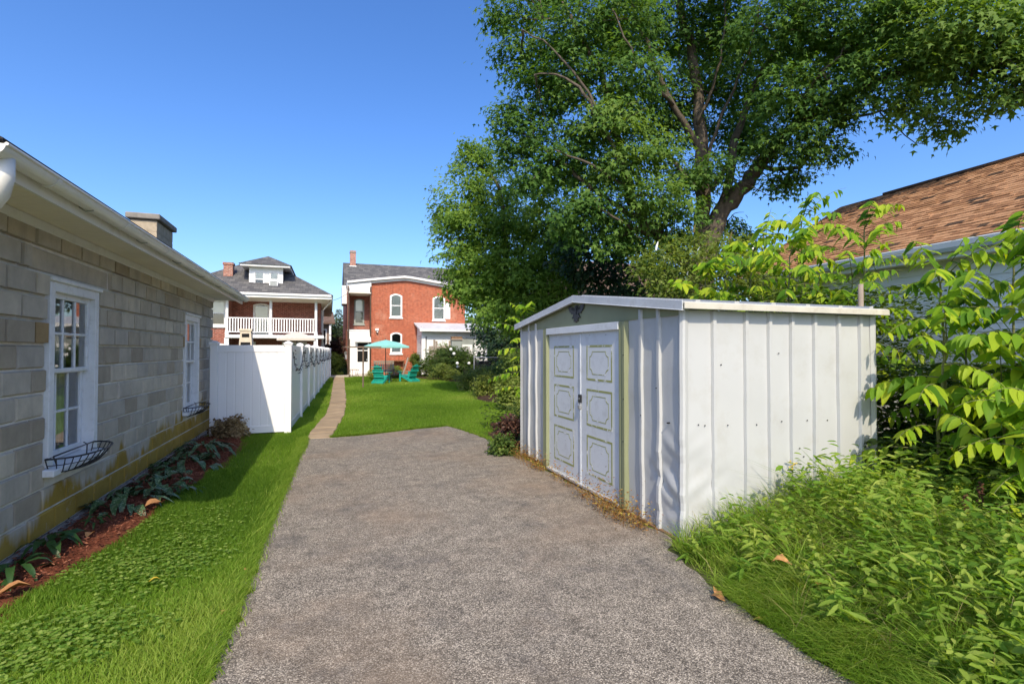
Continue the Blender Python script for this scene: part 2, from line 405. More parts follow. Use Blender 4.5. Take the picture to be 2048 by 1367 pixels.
M['shrub_lime'] = leaf_mat('lime_shrub_leaf', (.07, .115, .016), (.16, .205, .035), (.26, .29, .06), .36, .5, .3)
M['bush'] = leaf_mat('bush_leaf', (.08, .135, .024), (.165, .225, .045), (.28, .32, .09), .42, .6, .15)
M['purple'] = leaf_mat('purple_leaf', (.03, .016, .012), (.075, .035, .022), (.12, .06, .035), .2, .5, .3, tcol=(1.5, .7, .6))
M['drybush'] = leaf_mat('withered_leaf', (.10, .065, .03), (.24, .17, .08), (.42, .33, .17), .2, .7, .2, tcol=(1.2, 1, .6))
M['grass'] = leaf_mat('grass_blade', (.085, .17, .016), (.16, .28, .028), (.31, .385, .08), .45, .6, .15)
M['clover'] = leaf_mat('clover_leaf', (.09, .19, .024), (.17, .28, .042), (.29, .38, .09), .44, .6, .15)
M['weed'] = leaf_mat('weed_leaf', (.07, .16, .018), (.155, .275, .032), (.32, .39, .08), .45, .6, .15)
M['straw'] = leaf_mat('dry_grass', (.17, .14, .05), (.30, .26, .10), (.42, .37, .18), .3, .7, .2, tcol=(1.2, 1.1, .6))
M['dry_weed'] = leaf_mat('orange_dry_weed', (.22, .10, .03), (.36, .20, .06), (.35, .30, .06), .3, .7, .2, tcol=(1.2, 1, .5))
M['ailan'] = leaf_mat('tree_of_heaven_leaflet', (.07, .17, .012), (.20, .355, .018), (.39, .48, .035), .47, .5, .15, obj_rnd=True, tcol=(2.0, 1.7, .4))
# ================================================================== ground
def sheet(name, poly, z, mat, res=None, amp=0., kind='structure'):
    """flat polygon sheet; with res a fine triangulated grid with slight unevenness"""
    bm = bmesh.new(); vs = [bm.verts.new((x, y, z)) for x, y in poly]; f = bm.faces.new(vs)
    bmesh.ops.triangulate(bm, faces=[f])
    if f and f.is_valid and f.normal.z < 0: bmesh.ops.reverse_faces(bm, faces=bm.faces)
    me = bpy.data.meshes.new(name); bm.normal_update()
    for q in bm.faces:
        if q.normal.z < 0: q.normal_flip()
    bm.to_mesh(me); bm.free(); me.materials.append(mat)
    o = link_mesh(name, me); tag(o, kind=kind); return o

def wobble(poly, step, amp, seed):
    r = np.random.default_rng(seed); out = []; n = len(poly)
    for i in range(n):
        p = np.array(poly[i], float); q = np.array(poly[(i+1) % n], float); L = np.linalg.norm(q-p); k = max(1, int(L/step))
        nn = np.array([-(q-p)[1], (q-p)[0]])/max(L, 1e-6)
        for j in range(k):
            t = j/k; out.append(tuple(p+(q-p)*t+nn*(r.normal()*amp if j else 0)))
    return out

sheet('ground', [(-160,-120),(180,-120),(180,220),(-160,220)], -.03, M['soil'])
LAWN = [(-2.6,-3),(3.4,-3),(3.4,3.6),(2.9,3.6),(2.9,7.6),(2.9,9.5),(4.9,13),(6.2,15.5),(6.2,19),(7.6,25),(6.9,30.5),(5.0,33.8),(1.0,34.4),(-.3,34.6),(-.9,11.2),(-2.4,11.2)]
sheet('lawn', LAWN, 0., M['lawn'])
DRIVE0 = [(-.70,-8),(-.60,-1),(-.55,2.9),(-.53,4.4),(-.50,6),(-.47,7.4),(-.45,8.6),(-.40,9.5),(-.40,10.3),(.02,10.26),(.5,10.3),(.95,10.46),(1.7,10.78),(2.42,10.98),
         (2.62,10.2),(2.75,9.2),(2.82,7.7),(2.82,3.75),(2.62,3.55),(2.47,2.72),(2.43,2.1),(2.5,1.5),(2.62,-1),(2.7,-8)]
DRIVE = wobble(DRIVE0, .10, .03, 3)
sheet('driveway', DRIVE, .008, M['asphalt'])
# garden path: one object per slab
path = empty('garden_path', (0,0,0)); tag(path, kind='structure')
PL = [(10.22,-.42,.03),(12,-.27,.19),(13.9,-.11,.36),(17,.0,.48),(20.2,.06,.58),(27,.15,.70),(33.6,.24,.84)]
def path_x(y):
    ys = [p[0] for p in PL]; return np.interp(y, ys, [p[1] for p in PL]), np.interp(y, ys, [p[2] for p in PL])
y = 10.25; PATHPOLY_L = []; PATHPOLY_R = []
while y < 33.6:
    ln = random.uniform(.62, .8); a0, b0 = path_x(y+.012); a1, b1 = path_x(y+ln-.012)
    j = lambda: random.uniform(-.025, .025); zt = .022+random.uniform(-.006, .006)
    mb = MB(); q = [(a0+j(), y+.012), (b0+j(), y+.012+j()*.5), (b1+j(), y+ln-.012+j()*.5), (a1+j(), y+ln-.012)]
    mb.prism(q, 'z', -.05, zt); mb.build('slab', M['path'], path, bevel=.008)
    PATHPOLY_L.append((a0-.02, y)); PATHPOLY_R.append((b0+.02, y)); y += ln
PATHPOLY = PATHPOLY_L+[(path_x(33.6)[0], 33.6), (path_x(33.6)[1], 33.6)]+PATHPOLY_R[::-1]
mb = MB(); mb.box(-.6, 1.35, 33.62, 36.2, -.05, .045); mb.box(1.35, 3.1, 34.5, 36.0, -.05, .05)
patio = mb.build('patio', M['concrete']); tag(patio, kind='structure')
# mulch beds (gently mounded)
def bed(name, poly, mat, h, seed):
    poly = wobble(poly, .25, .03, seed); P = np.array(poly); lo, hi = P.min(0)-.05, P.max(0)+.05
    st = .12 if (hi-lo).max() < 10 else .3
    nx, ny = int((hi[0]-lo[0])/st)+2, int((hi[1]-lo[1])/st)+2
    gx, gy = np.meshgrid(lo[0]+np.arange(nx)*st, lo[1]+np.arange(ny)*st); X, Y = gx.ravel(), gy.ravel()
    ins = inside(poly, X, Y); r = np.random.default_rng(seed)
    d = np.full(len(X), 9.)
    for i in range(len(P)):
        p, q = P[i], P[(i+1) % len(P)]; v = q-p; L2 = (v@v)+1e-9
        t = np.clip(((X-p[0])*v[0]+(Y-p[1])*v[1])/L2, 0, 1); d = np.minimum(d, np.hypot(X-p[0]-t*v[0], Y-p[1]-t*v[1]))
    Z = np.where(ins, .012+h*np.minimum(1, d/.35)+r.normal(0, .006, len(X)), .004)
    V = np.stack([X, Y, Z], 1); T = []
    for j in range(ny-1):
        for i in range(nx-1):
            a = j*nx+i
            if ins[a] or ins[a+1] or ins[a+nx] or ins[a+nx+1]: T += [(a, a+1, a+nx+1), (a, a+nx+1, a+nx)]
    o = np_mesh(name, V, T, mat, smooth=True); tag(o, kind='structure'); return poly
BED1 = bed('garage_flower_bed', [(-2.34,2.6),(-2.0,3.6),(-1.94,4.12),(-1.81,4.56),(-1.69,5.4),(-1.65,6.58),(-1.46,8.35),(-1.46,10.0),(-1.62,11.1),(-2.34,11.15)], M['mulch_red'], .05, 5)
BED2 = bed('border_bed', [(2.95,9.3),(4.75,12.6),(5.15,14.6),(4.7,16.6),(5.2,18.4),(6.2,21),(6.3,24.6),(6.6,26),(5.6,29.0),(5.0,31),(4.9,33),(8.5,35.4),(10.5,30),(10.5,20),(8,12),(5.4,9.2)], M['mulch_dark'], .06, 6)

# ================================================================== garage
def place_window(name, parent, x, y0, y1, z0, z1):
    """sash window in a wall facing +X at plane x; name window > sub-parts"""
    w = empty(name, (0,0,0), parent=parent)
    mb = MB(); t = .085
    mb.box(x-.10, x+.035, y0, y0+t, z0+.02, z1); mb.box(x-.10, x+.035, y1-t, y1, z0+.02, z1)
    mb.box(x-.10, x+.034, y0+t, y1-t, z1-t, z1); mb.box(x-.02, x+.06, y0-.02, y1+.02, z1, z1+.035)
    mb.build('casing', M['white_old'], w, bevel=.005)
    mb = MB(); mb.prism([(x-.12, z0+.03), (x+.10, z0+.005), (x+.10, z0-.05), (x-.12, z0-.05)], 'y', y0-.06, y1+.06)
    mb.build('sill', M['white_old'], w, bevel=.006)
    a, b = y0+t, y1-t; zm = (z0+z1)/2+.03
    for k, (zl, zh, xo) in enumerate(((zm-.02, z1-t, x-.035), (z0+.03, zm+.02, x-.085))):
        mb = MB(); s = .05
        mb.box(xo-.02, xo+.02, a, a+s, zl, zh); mb.box(xo-.02, xo+.02, b-s, b, zl, zh)
        mb.box(xo-.019, xo+.019, a+s, b-s, zh-s, zh); mb.box(xo-.019, xo+.019, a+s, b-s, zl, zl+s*(1.6 if k else .8))
        zl2 = zl+s*(1.6 if k else .8); zh2 = zh-s; ya, yb = a+s, b-s; wy = (yb-ya)/3
        for i in (1, 2): mb.box(xo-.014, xo+.014, ya+wy*i-.012, ya+wy*i+.012, zl2, zh2)
        zmid = (zl2+zh2)/2
        for i in range(3):
            e0 = ya+wy*i+(.012 if i else 0); e1 = ya+wy*(i+1)-(.012 if i < 2 else 0)
            mb.box(xo-.013, xo+.013, e0, e1, zmid-.012, zmid+.012)
        mb.build('sash', M['white_old'], w, bevel=.004)
        for i in range(3):
            for zz0, zz1 in ((zl2, zmid-.012), (zmid+.012, zh2)):
                e0 = ya+wy*i+(.012 if i else 0); e1 = ya+wy*(i+1)-(.012 if i < 2 else 0)
                p = MB(); p.add([(xo, e0, zz0), (xo, e1, zz0), (xo, e1, zz1), (xo, e0, zz1)], [(0,1,2,3)])
                p.build('pane', M['glass'], w, recalc=False)
    # net curtains: two wavy hangings
    for (ca, cb) in ((a+.0, a+(b-a)*.36), (b-(b-a)*.36, b)):
        V = []; F = []; n = 28
        for i in range(n+1):
            yy = ca+(cb-ca)*i/n; xx = x-.22+.022*math.sin(i*1.35)+.01*math.sin(i*.6)
            V += [(xx, yy, z0+.05), (xx, yy, z1-.1)]
            if i: F.append((2*i-2, 2*i, 2*i+1, 2*i-1))
        c = MB(); c.add(V, F); c.build('curtain', M['curtain'], w, smooth=True, recalc=False)
    return w

GX = -2.30; GY0, GY1 = 4.0, 11.93
garage = empty('garage', (-5.2, 8, 0), 'grey rock-faced concrete block garage with white gutter and two white sash windows', 'garage')
def gchild(o): o.parent = garage; o.matrix_parent_inverse = Matrix.Translation((5.2, -8, 0)); return o
WINS = [(5.46, 6.44, .62, 2.25), (9.80, 10.79, .62, 2.25)]
mb = MB()
ys = [GY0, WINS[0][0], WINS[0][1], WINS[1][0], WINS[1][1], GY1]
for i in (0, 2, 4): mb.box(GX-.2, GX-.003, ys[i], ys[i+1], 0, 2.68)
for w in WINS: mb.box(GX-.2, GX-.003, w[0], w[1], 0, w[2]-.03); mb.box(GX-.2, GX-.003, w[0], w[1], w[3], 2.68)
mb.box(-8.1, GX-.2, GY0, GY0+.17, 0, 2.68); mb.box(-8.1, GX-.2, GY1-.17, GY1, 0, 2.68); mb.box(-8.1, -7.93, GY0+.17, GY1-.17, 0, 2.68)
core = gchild(mb.build('block_wall', M['mortar']))
mb = MB(); mb.box(-7.9, GX-.21, GY0+.2, GY1-.2, .0, .06); gchild(mb.build('interior_floor', M['floor_in']))
mb = MB(); mb.box(-5.2, -5.1, GY0+.2, GY1-.2, .06, 2.6); gchild(mb.build('inner_partition', M['dark_in']))
mb = MB(); mb.box(GX-.03, GX+.05, GY0-.02, GY1+.0, -.1, .07); gchild(mb.build('footing', M['cap'], bevel=.01))
# blocks: raised panel with a sloping margin
block_cache = {}
def block_mesh(L, h, mat, up=False):
    k = (round(L, 3), round(h, 3), mat.name, up)
    if k not in block_cache:
        g, m, d, r = (.014, .004, .03, .038) if up else (.009, .009, .02, .016); y0, y1, z0, z1 = g, L-g, g, h-g
        V = [(-d,y0,z0),(-d,y1,z0),(-d,y1,z1),(-d,y0,z1),(0,y0,z0),(0,y1,z0),(0,y1,z1),(0,y0,z1),(r,y0+m,z0+m*1.3),(r,y1-m,z0+m*1.3),(r,y1-m,z1-m),(r,y0+m,z1-m)]
        F = [(0,1,5,4),(1,2,6,5),(2,3,7,6),(3,0,4,7),(4,5,9,8),(5,6,10,9),(6,7,11,10),(7,4,8,11),(8,9,10,11)]
        b = MB(); b.add(V, F); block_cache[k] = b.mesh('block', mat, recalc=False)
    return block_cache[k]
CH = .203; Z0 = .07
def add_block(y0, y1, k, mat=None, h=CH):
    if y1-y0 < .05: return
    o = link_mesh('block', block_mesh(y1-y0, h, mat or M['block'], k >= 8 and y1-y0 < .5), core)
    o.location = (GX+random.uniform(-.004, .005), y0, Z0+k*CH)
    o.rotation_euler = (random.uniform(-.003, .003), random.uniform(-.004, .012), random.uniform(-.008, .008))
for k in range(13):
    zc = Z0+k*CH; y = GY0-(.203 if k % 2 else 0); holes = []
    for w in WINS:
        if zc+CH > w[2]-.02 and zc < w[3]-.05: holes.append((w[0]-.01, w[1]+.01))
    lint = [(w[0]-.30, w[1]+.30) for w in WINS] if k == 11 else []
    for a, b in lint: add_block(a, b, k)
    if k == 11: holes = lint
    if k == 10 or k == 11: pass
    while y < GY1:
        a, b = max(y, GY0), min(y+.406, GY1); segs = [(a, b)]
        for h0, h1 in holes:
            ns = []
            for s0, s1 in segs:
                if h1 <= s0 or h0 >= s1: ns.append((s0, s1)); continue
                if s0 < h0: ns.append((s0, h0))
                if s1 > h1: ns.append((h1, s1))
            segs = ns
        for s0, s1 in segs:
            oc = k == 8 and s1-s0 < .33 and any(abs(s1-h0) < .03 or abs(s0-h1) < .03 for h0, h1 in holes)
            add_block(s0, s1, k, M['block_ochre'] if oc else None)
        y += .406
for w in WINS: gchild(place_window('window', None, GX, *w))
# roof, soffit, fascia, gutter
RY0, RY1 = 3.56, 12.42; RX0, RX1 = -8.65, -1.80; ZE = 2.80; RXM = -5.2; ZR = ZE+(RXM*-1-1.8)*.5
mb = MB()
mb.add([(RX1+.10,RY0,ZE-.005),(RX1+.10,RY1,ZE-.005),(RXM,RY1,ZR),(RXM,RY0,ZR),(RX1+.10,RY0,ZE+.015),(RX1+.10,RY1,ZE+.015),(RXM,RY1,ZR+.03),(RXM,RY0,ZR+.03)],
       [(0,1,2,3),(7,6,5,4),(0,4,5,1),(1,5,6,2),(3,7,4,0)])
mb.add([(RX0,RY0,ZE),(RX0,RY1,ZE),(RXM,RY1,ZR),(RXM,RY0,ZR),(RX0,RY0,ZE+.03),(RX0,RY1,ZE+.03),(RXM,RY1,ZR+.03),(RXM,RY0,ZR+.03)],
       [(3,2,1,0),(4,5,6,7),(1,5,4,0),(2,6,5,1),(0,4,7,3)])
gchild(mb.build('roof', M['shingle_dark']))
mb = MB()   # gable ends
for yy in (GY0, GY1-.05): mb.prism([(-8.1,2.68),(GX-.03,2.68),(GX-.03,2.74),(RXM,ZR-.06),(-8.1,2.74)], 'y', yy, yy+.05)
gchild(mb.build('gable_wall', M['siding']))
mb = MB(); n = int((RY1-RY0-.04)/.10)
for i in range(n):
    y0 = RY0+.02+i*.1
    mb.prism([(y0+.004,2.735),(y0+.012,2.728),(y0+.092,2.728),(y0+.1,2.735),(y0+.1,2.75),(y0+.004,2.75)], 'x', GX-.02, RX1-.02)
gchild(mb.build('soffit', M['soffit']))
mb = MB(); mb.box(GX+.0, GX+.045, RY0+.3, RY1-.45, 2.645, 2.726); gchild(mb.build('frieze_board', M['gutter'], bevel=.004))
mb = MB(); mb.box(RX1-.02, RX1, RY0, RY1, 2.66, ZE); gchild(mb.build('fascia', M['gutter']))
mb = MB(); mb.box(RXM, RX1, RY0-.02, RY0-.002, 2.62, 2.62) if 0 else None
mb.prism([(RX1,2.66),(RX1,ZE),(RXM,ZR),(RXM,ZR-.14)], 'y', RY0-.022, RY0-.002); mb.prism([(RX0,2.66),(RX0,ZE),(RXM,ZR),(RXM,ZR-.14)], 'y', RY0-.022, RY0-.002)
gchild(mb.build('rake_board', M['gutter']))
gut = MB(); gr = .062; gx = RX1+.062; gz = 2.775
def gring(y0, y1, r0, mb, n=12, lip=True):
    prof = [(gx-r0*math.cos(math.pi*i/n), gz-r0*math.sin(math.pi*i/n)*1.02) for i in range(n+1)]
    inn = [(gx-(r0-.004)*math.cos(math.pi*i/n), gz-(r0-.004)*math.sin(math.pi*i/n)) for i in range(n+1)]
    mb.prism(prof+inn[::-1], 'y', y0, y1)
gring(RY0-.02, RY1+.02, gr, gut)
gut.tube([(gx+gr+.002, RY0-.02, gz), (gx+gr+.002, RY1+.02, gz)], .010, 8)
for yy in (RY0-.022, RY1+.02):
    gut.prism([(gx-gr*math.cos(math.pi*i/12), gz-gr*math.sin(math.pi*i/12)) for i in range(13)], 'y', yy, yy+.004)
gutter = gchild(gut.build('gutter', M['gutter'], smooth=False))
yy = RY0+.55
while yy < RY1:
    mb = MB(); gring(yy, yy+.05, gr+.006, mb); b = mb.build('gutter_joint', M['gutter'], gutter); yy += 1.22
    mb = MB(); mb.tube([(gx-gr-.01, yy-.6, gz-.035), (gx-.02, yy-.6, gz-.072), (gx+.03, yy-.6, gz-.06)], .006, 6); mb.build('gutter_hook', M['galv'], gutter)
mb = MB(); mb.tube([(gx,3.66,2.73),(gx,3.66,2.62),(gx-.03,3.68,2.53),(gx-.16,3.80,2.44),(gx-.34,3.98,2.36),(gx-.40,4.05,2.28),(GX+.07,4.07,2.15),(GX+.07,4.07,.1)], .046, 14)
gchild(mb.build('downspout', M['gutter'], smooth=True))
# chimney
cx0, cx1, cy0, cy1 = -3.27, -2.88, 10.5, 11.45
chim = MB(); chim.box(cx0, cx1, cy0, cy1, 2.9, 3.93); chim = gchild(chim.build('chimney', M['chimney_block'], bevel=.006))
for k in range(5):
    mb = MB(); mb.box(cx0-.004, cx1+.004, cy0-.004, cy1+.004, 2.92+k*.203, 2.92+k*.203+.190); mb.build('block_course', M['chimney_block'], chim, bevel=.006)
mb = MB(); mb.box(cx0-.06, cx1+.06, cy0-.06, cy1+.06, 3.94, 4.04); mb.build('cap', M['cap'], chim, bevel=.012)

# wire planters under the windows
def planter(y0, y1, z, label):
    t = empty('window_planter', (GX, (y0+y1)/2, z), label, 'planter', 'black wire planters under the garage windows')
    yc = (y1-y0)/2; d = .27
    rim = lambda s, zz, n=16: [(d*s*math.sin(math.pi*i/n)**.8+.03, -yc*math.cos(math.pi*i/n)*(.55+.45*s), zz) for i in range(n+1)]
    top = rim(1., 0.); low = rim(.62, -.13); mid = rim(.85, -.06)
    mb = MB(); mb.tube(top, .008, 6); mb.tube([top[0], top[-1]], .007, 6); mb.build('rim', M['black'], t, smooth=True)
    mb = MB(); mb.tube(mid, .004, 5); mb.tube(low, .005, 5); mb.tube([low[0], low[-1]], .005, 5); mb.build('hoop', M['black'], t, smooth=True)
    for i in range(0, 17):
        if i % 1: continue
        mb = MB(); b = Vector((.05, low[i][1]*.75, -.165))
        mb.tube([top[i], mid[i], low[i], b], .0045, 5); mb.build('rib', M['black'], t, smooth=True)
    mb = MB(); mb.tube([(.05, -yc*.55, -.165), (.05, yc*.55, -.165)], .005, 5)
    for s in (-1, 1): mb.tube([(.0, s*yc*.7, .02), (.03, s*yc*.7, .0), (.05, s*yc*.55, -.165)], .006, 5)
    mb.build('bracket', M['black'], t, smooth=True)
planter(5.42, 6.36, .72, 'black wire planter basket empty under the nearer garage window')
planter(9.75, 10.75, .70, 'black wire planter basket under the far garage window beside the white fence')

# ================================================================== white vinyl fence
PW = .127; FH = 1.80
fence = empty('vinyl_fence', (-.79, 11.2, 0), 'white vinyl privacy fence with capped posts turning the corner by the garage', 'fence')
def fch(o): o.parent = fence; o.matrix_parent_inverse = Matrix.Translation((.79, -11.2, 0)); return o
def fence_post(x, y):
    mb = MB(); mb.box(x-PW/2, x+PW/2, y-PW/2, y+PW/2, -.05, FH-.01); p = fch(mb.build('post', M['vinyl'], bevel=.006))
    c = MB(); h = PW/2
    c.box(x-h-.012, x+h+.012, y-h-.012, y+h+.012, FH-.04, FH-.012)
    b = len(c.v); h2 = h+.022
    c.add([(x-h2,y-h2,FH-.012),(x+h2,y-h2,FH-.012),(x+h2,y+h2,FH-.012),(x-h2,y+h2,FH-.012),(x-h2,y-h2,FH+.004),(x+h2,y-h2,FH+.004),(x+h2,y+h2,FH+.004),(x-h2,y+h2,FH+.004),
           (x-.02,y-.02,FH+.045),(x+.02,y-.02,FH+.045),(x+.02,y+.02,FH+.045),(x-.02,y+.02,FH+.045)],
          [(3,2,1,0),(0,1,5,4),(1,2,6,5),(2,3,7,6),(3,0,4,7),(4,5,9,8),(5,6,10,9),(6,7,11,10),(7,4,8,11),(8,9,10,11)])
    c.build('post_cap', M['vinyl'], p)
def fence_bay(p, q, nb):
    p, q = Vector((p[0], p[1], 0)), Vector((q[0], q[1], 0)); d = (q-p).normalized(); a = p+d*PW/2; b = q-d*PW/2
    t = fch(empty('panel', (0,0,0)))
    U = Vector((0,0,1))
    for z, h in ((.10, .14), (FH-.11, .14)):
        m = MB(); m.bar(a+U*z, b+U*z, .045, h); m.build('rail', M['vinyl'], t, bevel=.004)
    L = (b-a).length; w = L/nb
    for i in range(nb):
        m = MB(); m.bar(a+d*(w*i+.010)+U*.9, a+d*(w*(i+1)-.010)+U*.9, .024, FH-.31); m.build('board', M['vinyl'], t, bevel=.005)
    m = MB(); m.bar(a+U*.9+d*.002, b+U*.9-d*.002, .012, FH-.32); m.build('tongue', M['vinyl'], t)
FP = [(-.79,11.2),(-.70,13.75),(-.62,16.35),(-.54,18.95),(-.45,21.6),(-.37,24.3),(-.28,27.0),(-.19,29.6),(-.10,32.2),(0.0,34.8)]
fence_post(-2.10, 11.2)
for p in FP: fence_post(*p)
fence_bay((-2.10,11.2), FP[0], 8)
for a, b in zip(FP, FP[1:]): fence_bay(a, b, 14)
# dark leafy garland hung in swags along the fence
gl = empty('garland', (-.7, 12.5, 1.4), 'dark leafy wire garland hung in swags along the white fence', 'garland')
wv = MB(); LV = []; LT = []
for i, (a, b) in enumerate(zip(FP, FP[1:])):
    a, b = Vector((a[0]+.075, a[1]+.1, 1.62)), Vector((b[0]+.075, b[1]-.1, 1.62)); pts = []
    for k in range(15):
        t = k/14; p = a.lerp(b, t); p.z -= .42*(1-(2*t-1)**2)**.8; p.x += random.uniform(0, .02); pts.append(p)
        for _ in range(3):
            c = p+Vector((random.uniform(-.01, .05), random.uniform(-.05, .05), random.uniform(-.06, .05))); s = random.uniform(.018, .034)
            u = Vector((random.uniform(-1,1), random.uniform(-1,1), random.uniform(-1,1))).normalized(); v = u.orthogonal()*s*.5; n = len(LV)
            LV += [tuple(c-u*s), tuple(c+v), tuple(c+u*s), tuple(c-v)]; LT += [(n,n+1,n+2),(n,n+2,n+3)]
    wv.tube(pts, .008, 5)
wire = wv.build('wire', M['black']); wire.parent = gl; wire.matrix_parent_inverse = Matrix.Translation((.7,-12.5,-1.4))
lv = np_mesh('leaf_sprays', np.array(LV), np.array(LT), M['black']); lv.parent = gl; lv.matrix_parent_inverse = Matrix.Translation((.7,-12.5,-1.4)); tag(lv, kind='stuff')
# ================================================================== shed
M['trim_grey'] = matte('weathered_grey_trim', (.50, .53, .55), .5, .12, 4, .08, 40, .35, dirt=(.30, .29, .26), dirt_amt=.5, dirt_scale=8)
M['trim_cream'] = matte('weathered_cream_trim', (.52, .50, .42), .5, .1, 4, .08, 40, .3, dirt=(.34, .28, .2), dirt_amt=.5, dirt_scale=9)
def adopt(o, par):
    o.parent = par; o.matrix_parent_inverse = Matrix.Translation(-Vector(par.location)); return o
SX, SXB = 2.87, 5.22; SY0, SY1 = 3.66, 7.58; SE = 2.0; SR = 2.24; SYM = (SY0+SY1)/2
shed = empty('garden_shed', (4.1, 5.6, 0), 'dented white metal garden shed with green door trim and eagle emblem', 'shed')
def dent(y, z, x, seed):
    """dents near the lower near corner of the shed"""
    return 0
def wavy(me_pts, fn): return [fn(*p) for p in me_pts]
def dent_field(u, z, side):
    d = .004*math.sin(u*7.3+z*2.1)+.003*math.sin(z*9+u*3)
    k = math.exp(-((u-.16)/.26)**2)*math.exp(-((z-.52)/.34)**2)
    d += k*(.014*math.sin(z*15+u*9)+.016*(abs(math.sin(z*11-u*8+.6))-.5)+.008*math.sin(z*37-u*21))
    k2 = math.exp(-((u-.12)/.2)**2)*math.exp(-((z-.2)/.18)**2); d += k2*.018*(abs(math.sin(z*14+2+u*6))-.4)
    return d*(1. if side == 'f' else .45)
def panel_grid(mb, axis, u0, u1, z0, z1, base, nu, nz, u_ref, side, sgn):
    V = []; F = []
    for j in range(nz+1):
        for i in range(nu+1):
            u = u0+(u1-u0)*i/nu; z = z0+(z1-z0)*j/nz; o = base+sgn*dent_field(abs(u-u_ref), z, side)
            V.append((o, u, z) if axis == 'x' else (u, o, z))
            if i and j: a = j*(nu+1)+i; F.append((a-nu-2, a-nu-1, a, a-1))
    mb.add(V, F)
def rib(mb, axis, u, z0, z1, base, h, w, u_ref, side, sgn, nz=26):
    V = []; F = []
    for j in range(nz+1):
        z = z0+(z1-z0)*j/nz
        for du, hh in ((-w/2, 0), (-w/3, h), (w/3, h), (w/2, 0)):
            k = dent_field(abs(u-u_ref), z, side); o = base+sgn*(k+hh+.001)
            V.append((o, u+du, z) if axis == 'x' else (u+du, o, z))
        if j:
            for i in range(3): a = j*4+i; F.append((a-4, a-3, a+1, a))
    mb.add(V, F)
# front right / left sheets (facing -X), side sheets
def sheet_part(name, axis, u0, u1, z0, z1, base, uref, side, sgn, ribs, mat, nu=40, nz=60):
    mb = MB(); panel_grid(mb, axis, u0, u1, z0, z1, base, nu, nz, uref, side, sgn)
    p = adopt(mb.build(name, mat, smooth=True), shed)
    for u in ribs:
        r = MB(); rib(r, axis, u, z0, z1-.005, base, .026, .055 if axis == 'x' else .05, uref, side, sgn); r.build('rib', mat, p, smooth=False).matrix_parent_inverse = p.matrix_parent_inverse.copy() if 0 else Matrix.Identity(4)
    return p
def sheet_part2(*a, **k):
    p = sheet_part(*a, **k)
    return p
# note: parts keep world-space meshes; ribs sit in the same space as their sheet
sheet_part2('front_panel', 'x', SY0+.03, 4.50, .02, SE+.05, SX, SY0, 'f', -1, [3.98, 4.26], M['shed_white'])
sheet_part2('front_panel', 'x', 6.64, SY1-.02, .05, SE+.05, SX, SY0, 'f', -1, [6.95, 7.24], M['shed_white'], 20, 20)
RX = [3.20, 3.56, 3.84, 4.11, 4.40, 4.72, 5.02]
sheet_part2('side_panel', 'y', SX+.03, SXB, -.02, SE, SY0, SX, 's', -1, RX, M['shed_white'], 60, 60)
sheet_part2('side_panel', 'y', SX+.03, SXB, .0, SE, SY1, SX, 's', 1, RX, M['shed_white'], 20, 10)
mb = MB(); mb.box(SXB-.02, SXB, SY0, SY1, 0, SE+.1); adopt(mb.build('rear_panel', M['shed_white']), shed)
# corner trims
for (x, y, s) in ((SX, SY0, 1), (SX, SY1, -1), (SXB, SY0, 1)):
    m = MB(); V = []; F = []
    for j in range(31):
        z = .0+2.03*j/30; k = dent_field(.03, z, 'f')*.7 if (x == SX and s == 1) else 0
        sx = -1 if x == SX else 1
        P = [(x-sx*.055, y-s*.006), (x-sx*.010, y-s*.024), (x+sx*.012, y-s*.018), (x+sx*.026, y+s*.005), (x+sx*.004, y+s*.055)]
        V += [(px-k, py-k*.4, z) for px, py in P]
        if j:
            for i in range(4): a = j*5+i; F.append((a-5, a-4, a+1, a))
    m.add(V, F); adopt(m.build('corner_trim', M['shed_white']), shed)
# gable board, header, jambs
gx0 = SX-.012
mb = MB(); mb.prism([(SY0+.0,SE-.045),(SY1,SE-.045),(SY1,SE+.03),(SYM,SR+.02),(SY0,SE+.03)], 'x', gx0, gx0+.02)
gab = adopt(mb.build('gable_board', M['shed_green']), shed)
J0, J1 = (4.50, 4.64), (6.49, 6.64)
for a, b in (J0, J1):
    m = MB(); m.prism([(SX+.0,a),(SX-.045,a+.018),(SX-.045,a+.062),(SX-.022,a+.075),(SX-.04,b-.035),(SX-.04,b-.012),(SX+.0,b)], 'z', .03, SE-.05)
    adopt(m.build('door_jamb', M['shed_green']), shed)
mb = MB(); mb.box(SX-.050, SX-.0, J0[1]-.01, J1[0]+.01, 1.865, SE-.05)
adopt(mb.build('door_header', M['shed_blue'], bevel=.004), shed)
mb = MB(); mb.box(SX-.05, SX+.04, J0[1], J1[0], .025, .055); adopt(mb.build('door_track', M['shed_white'], bevel=.004), shed)
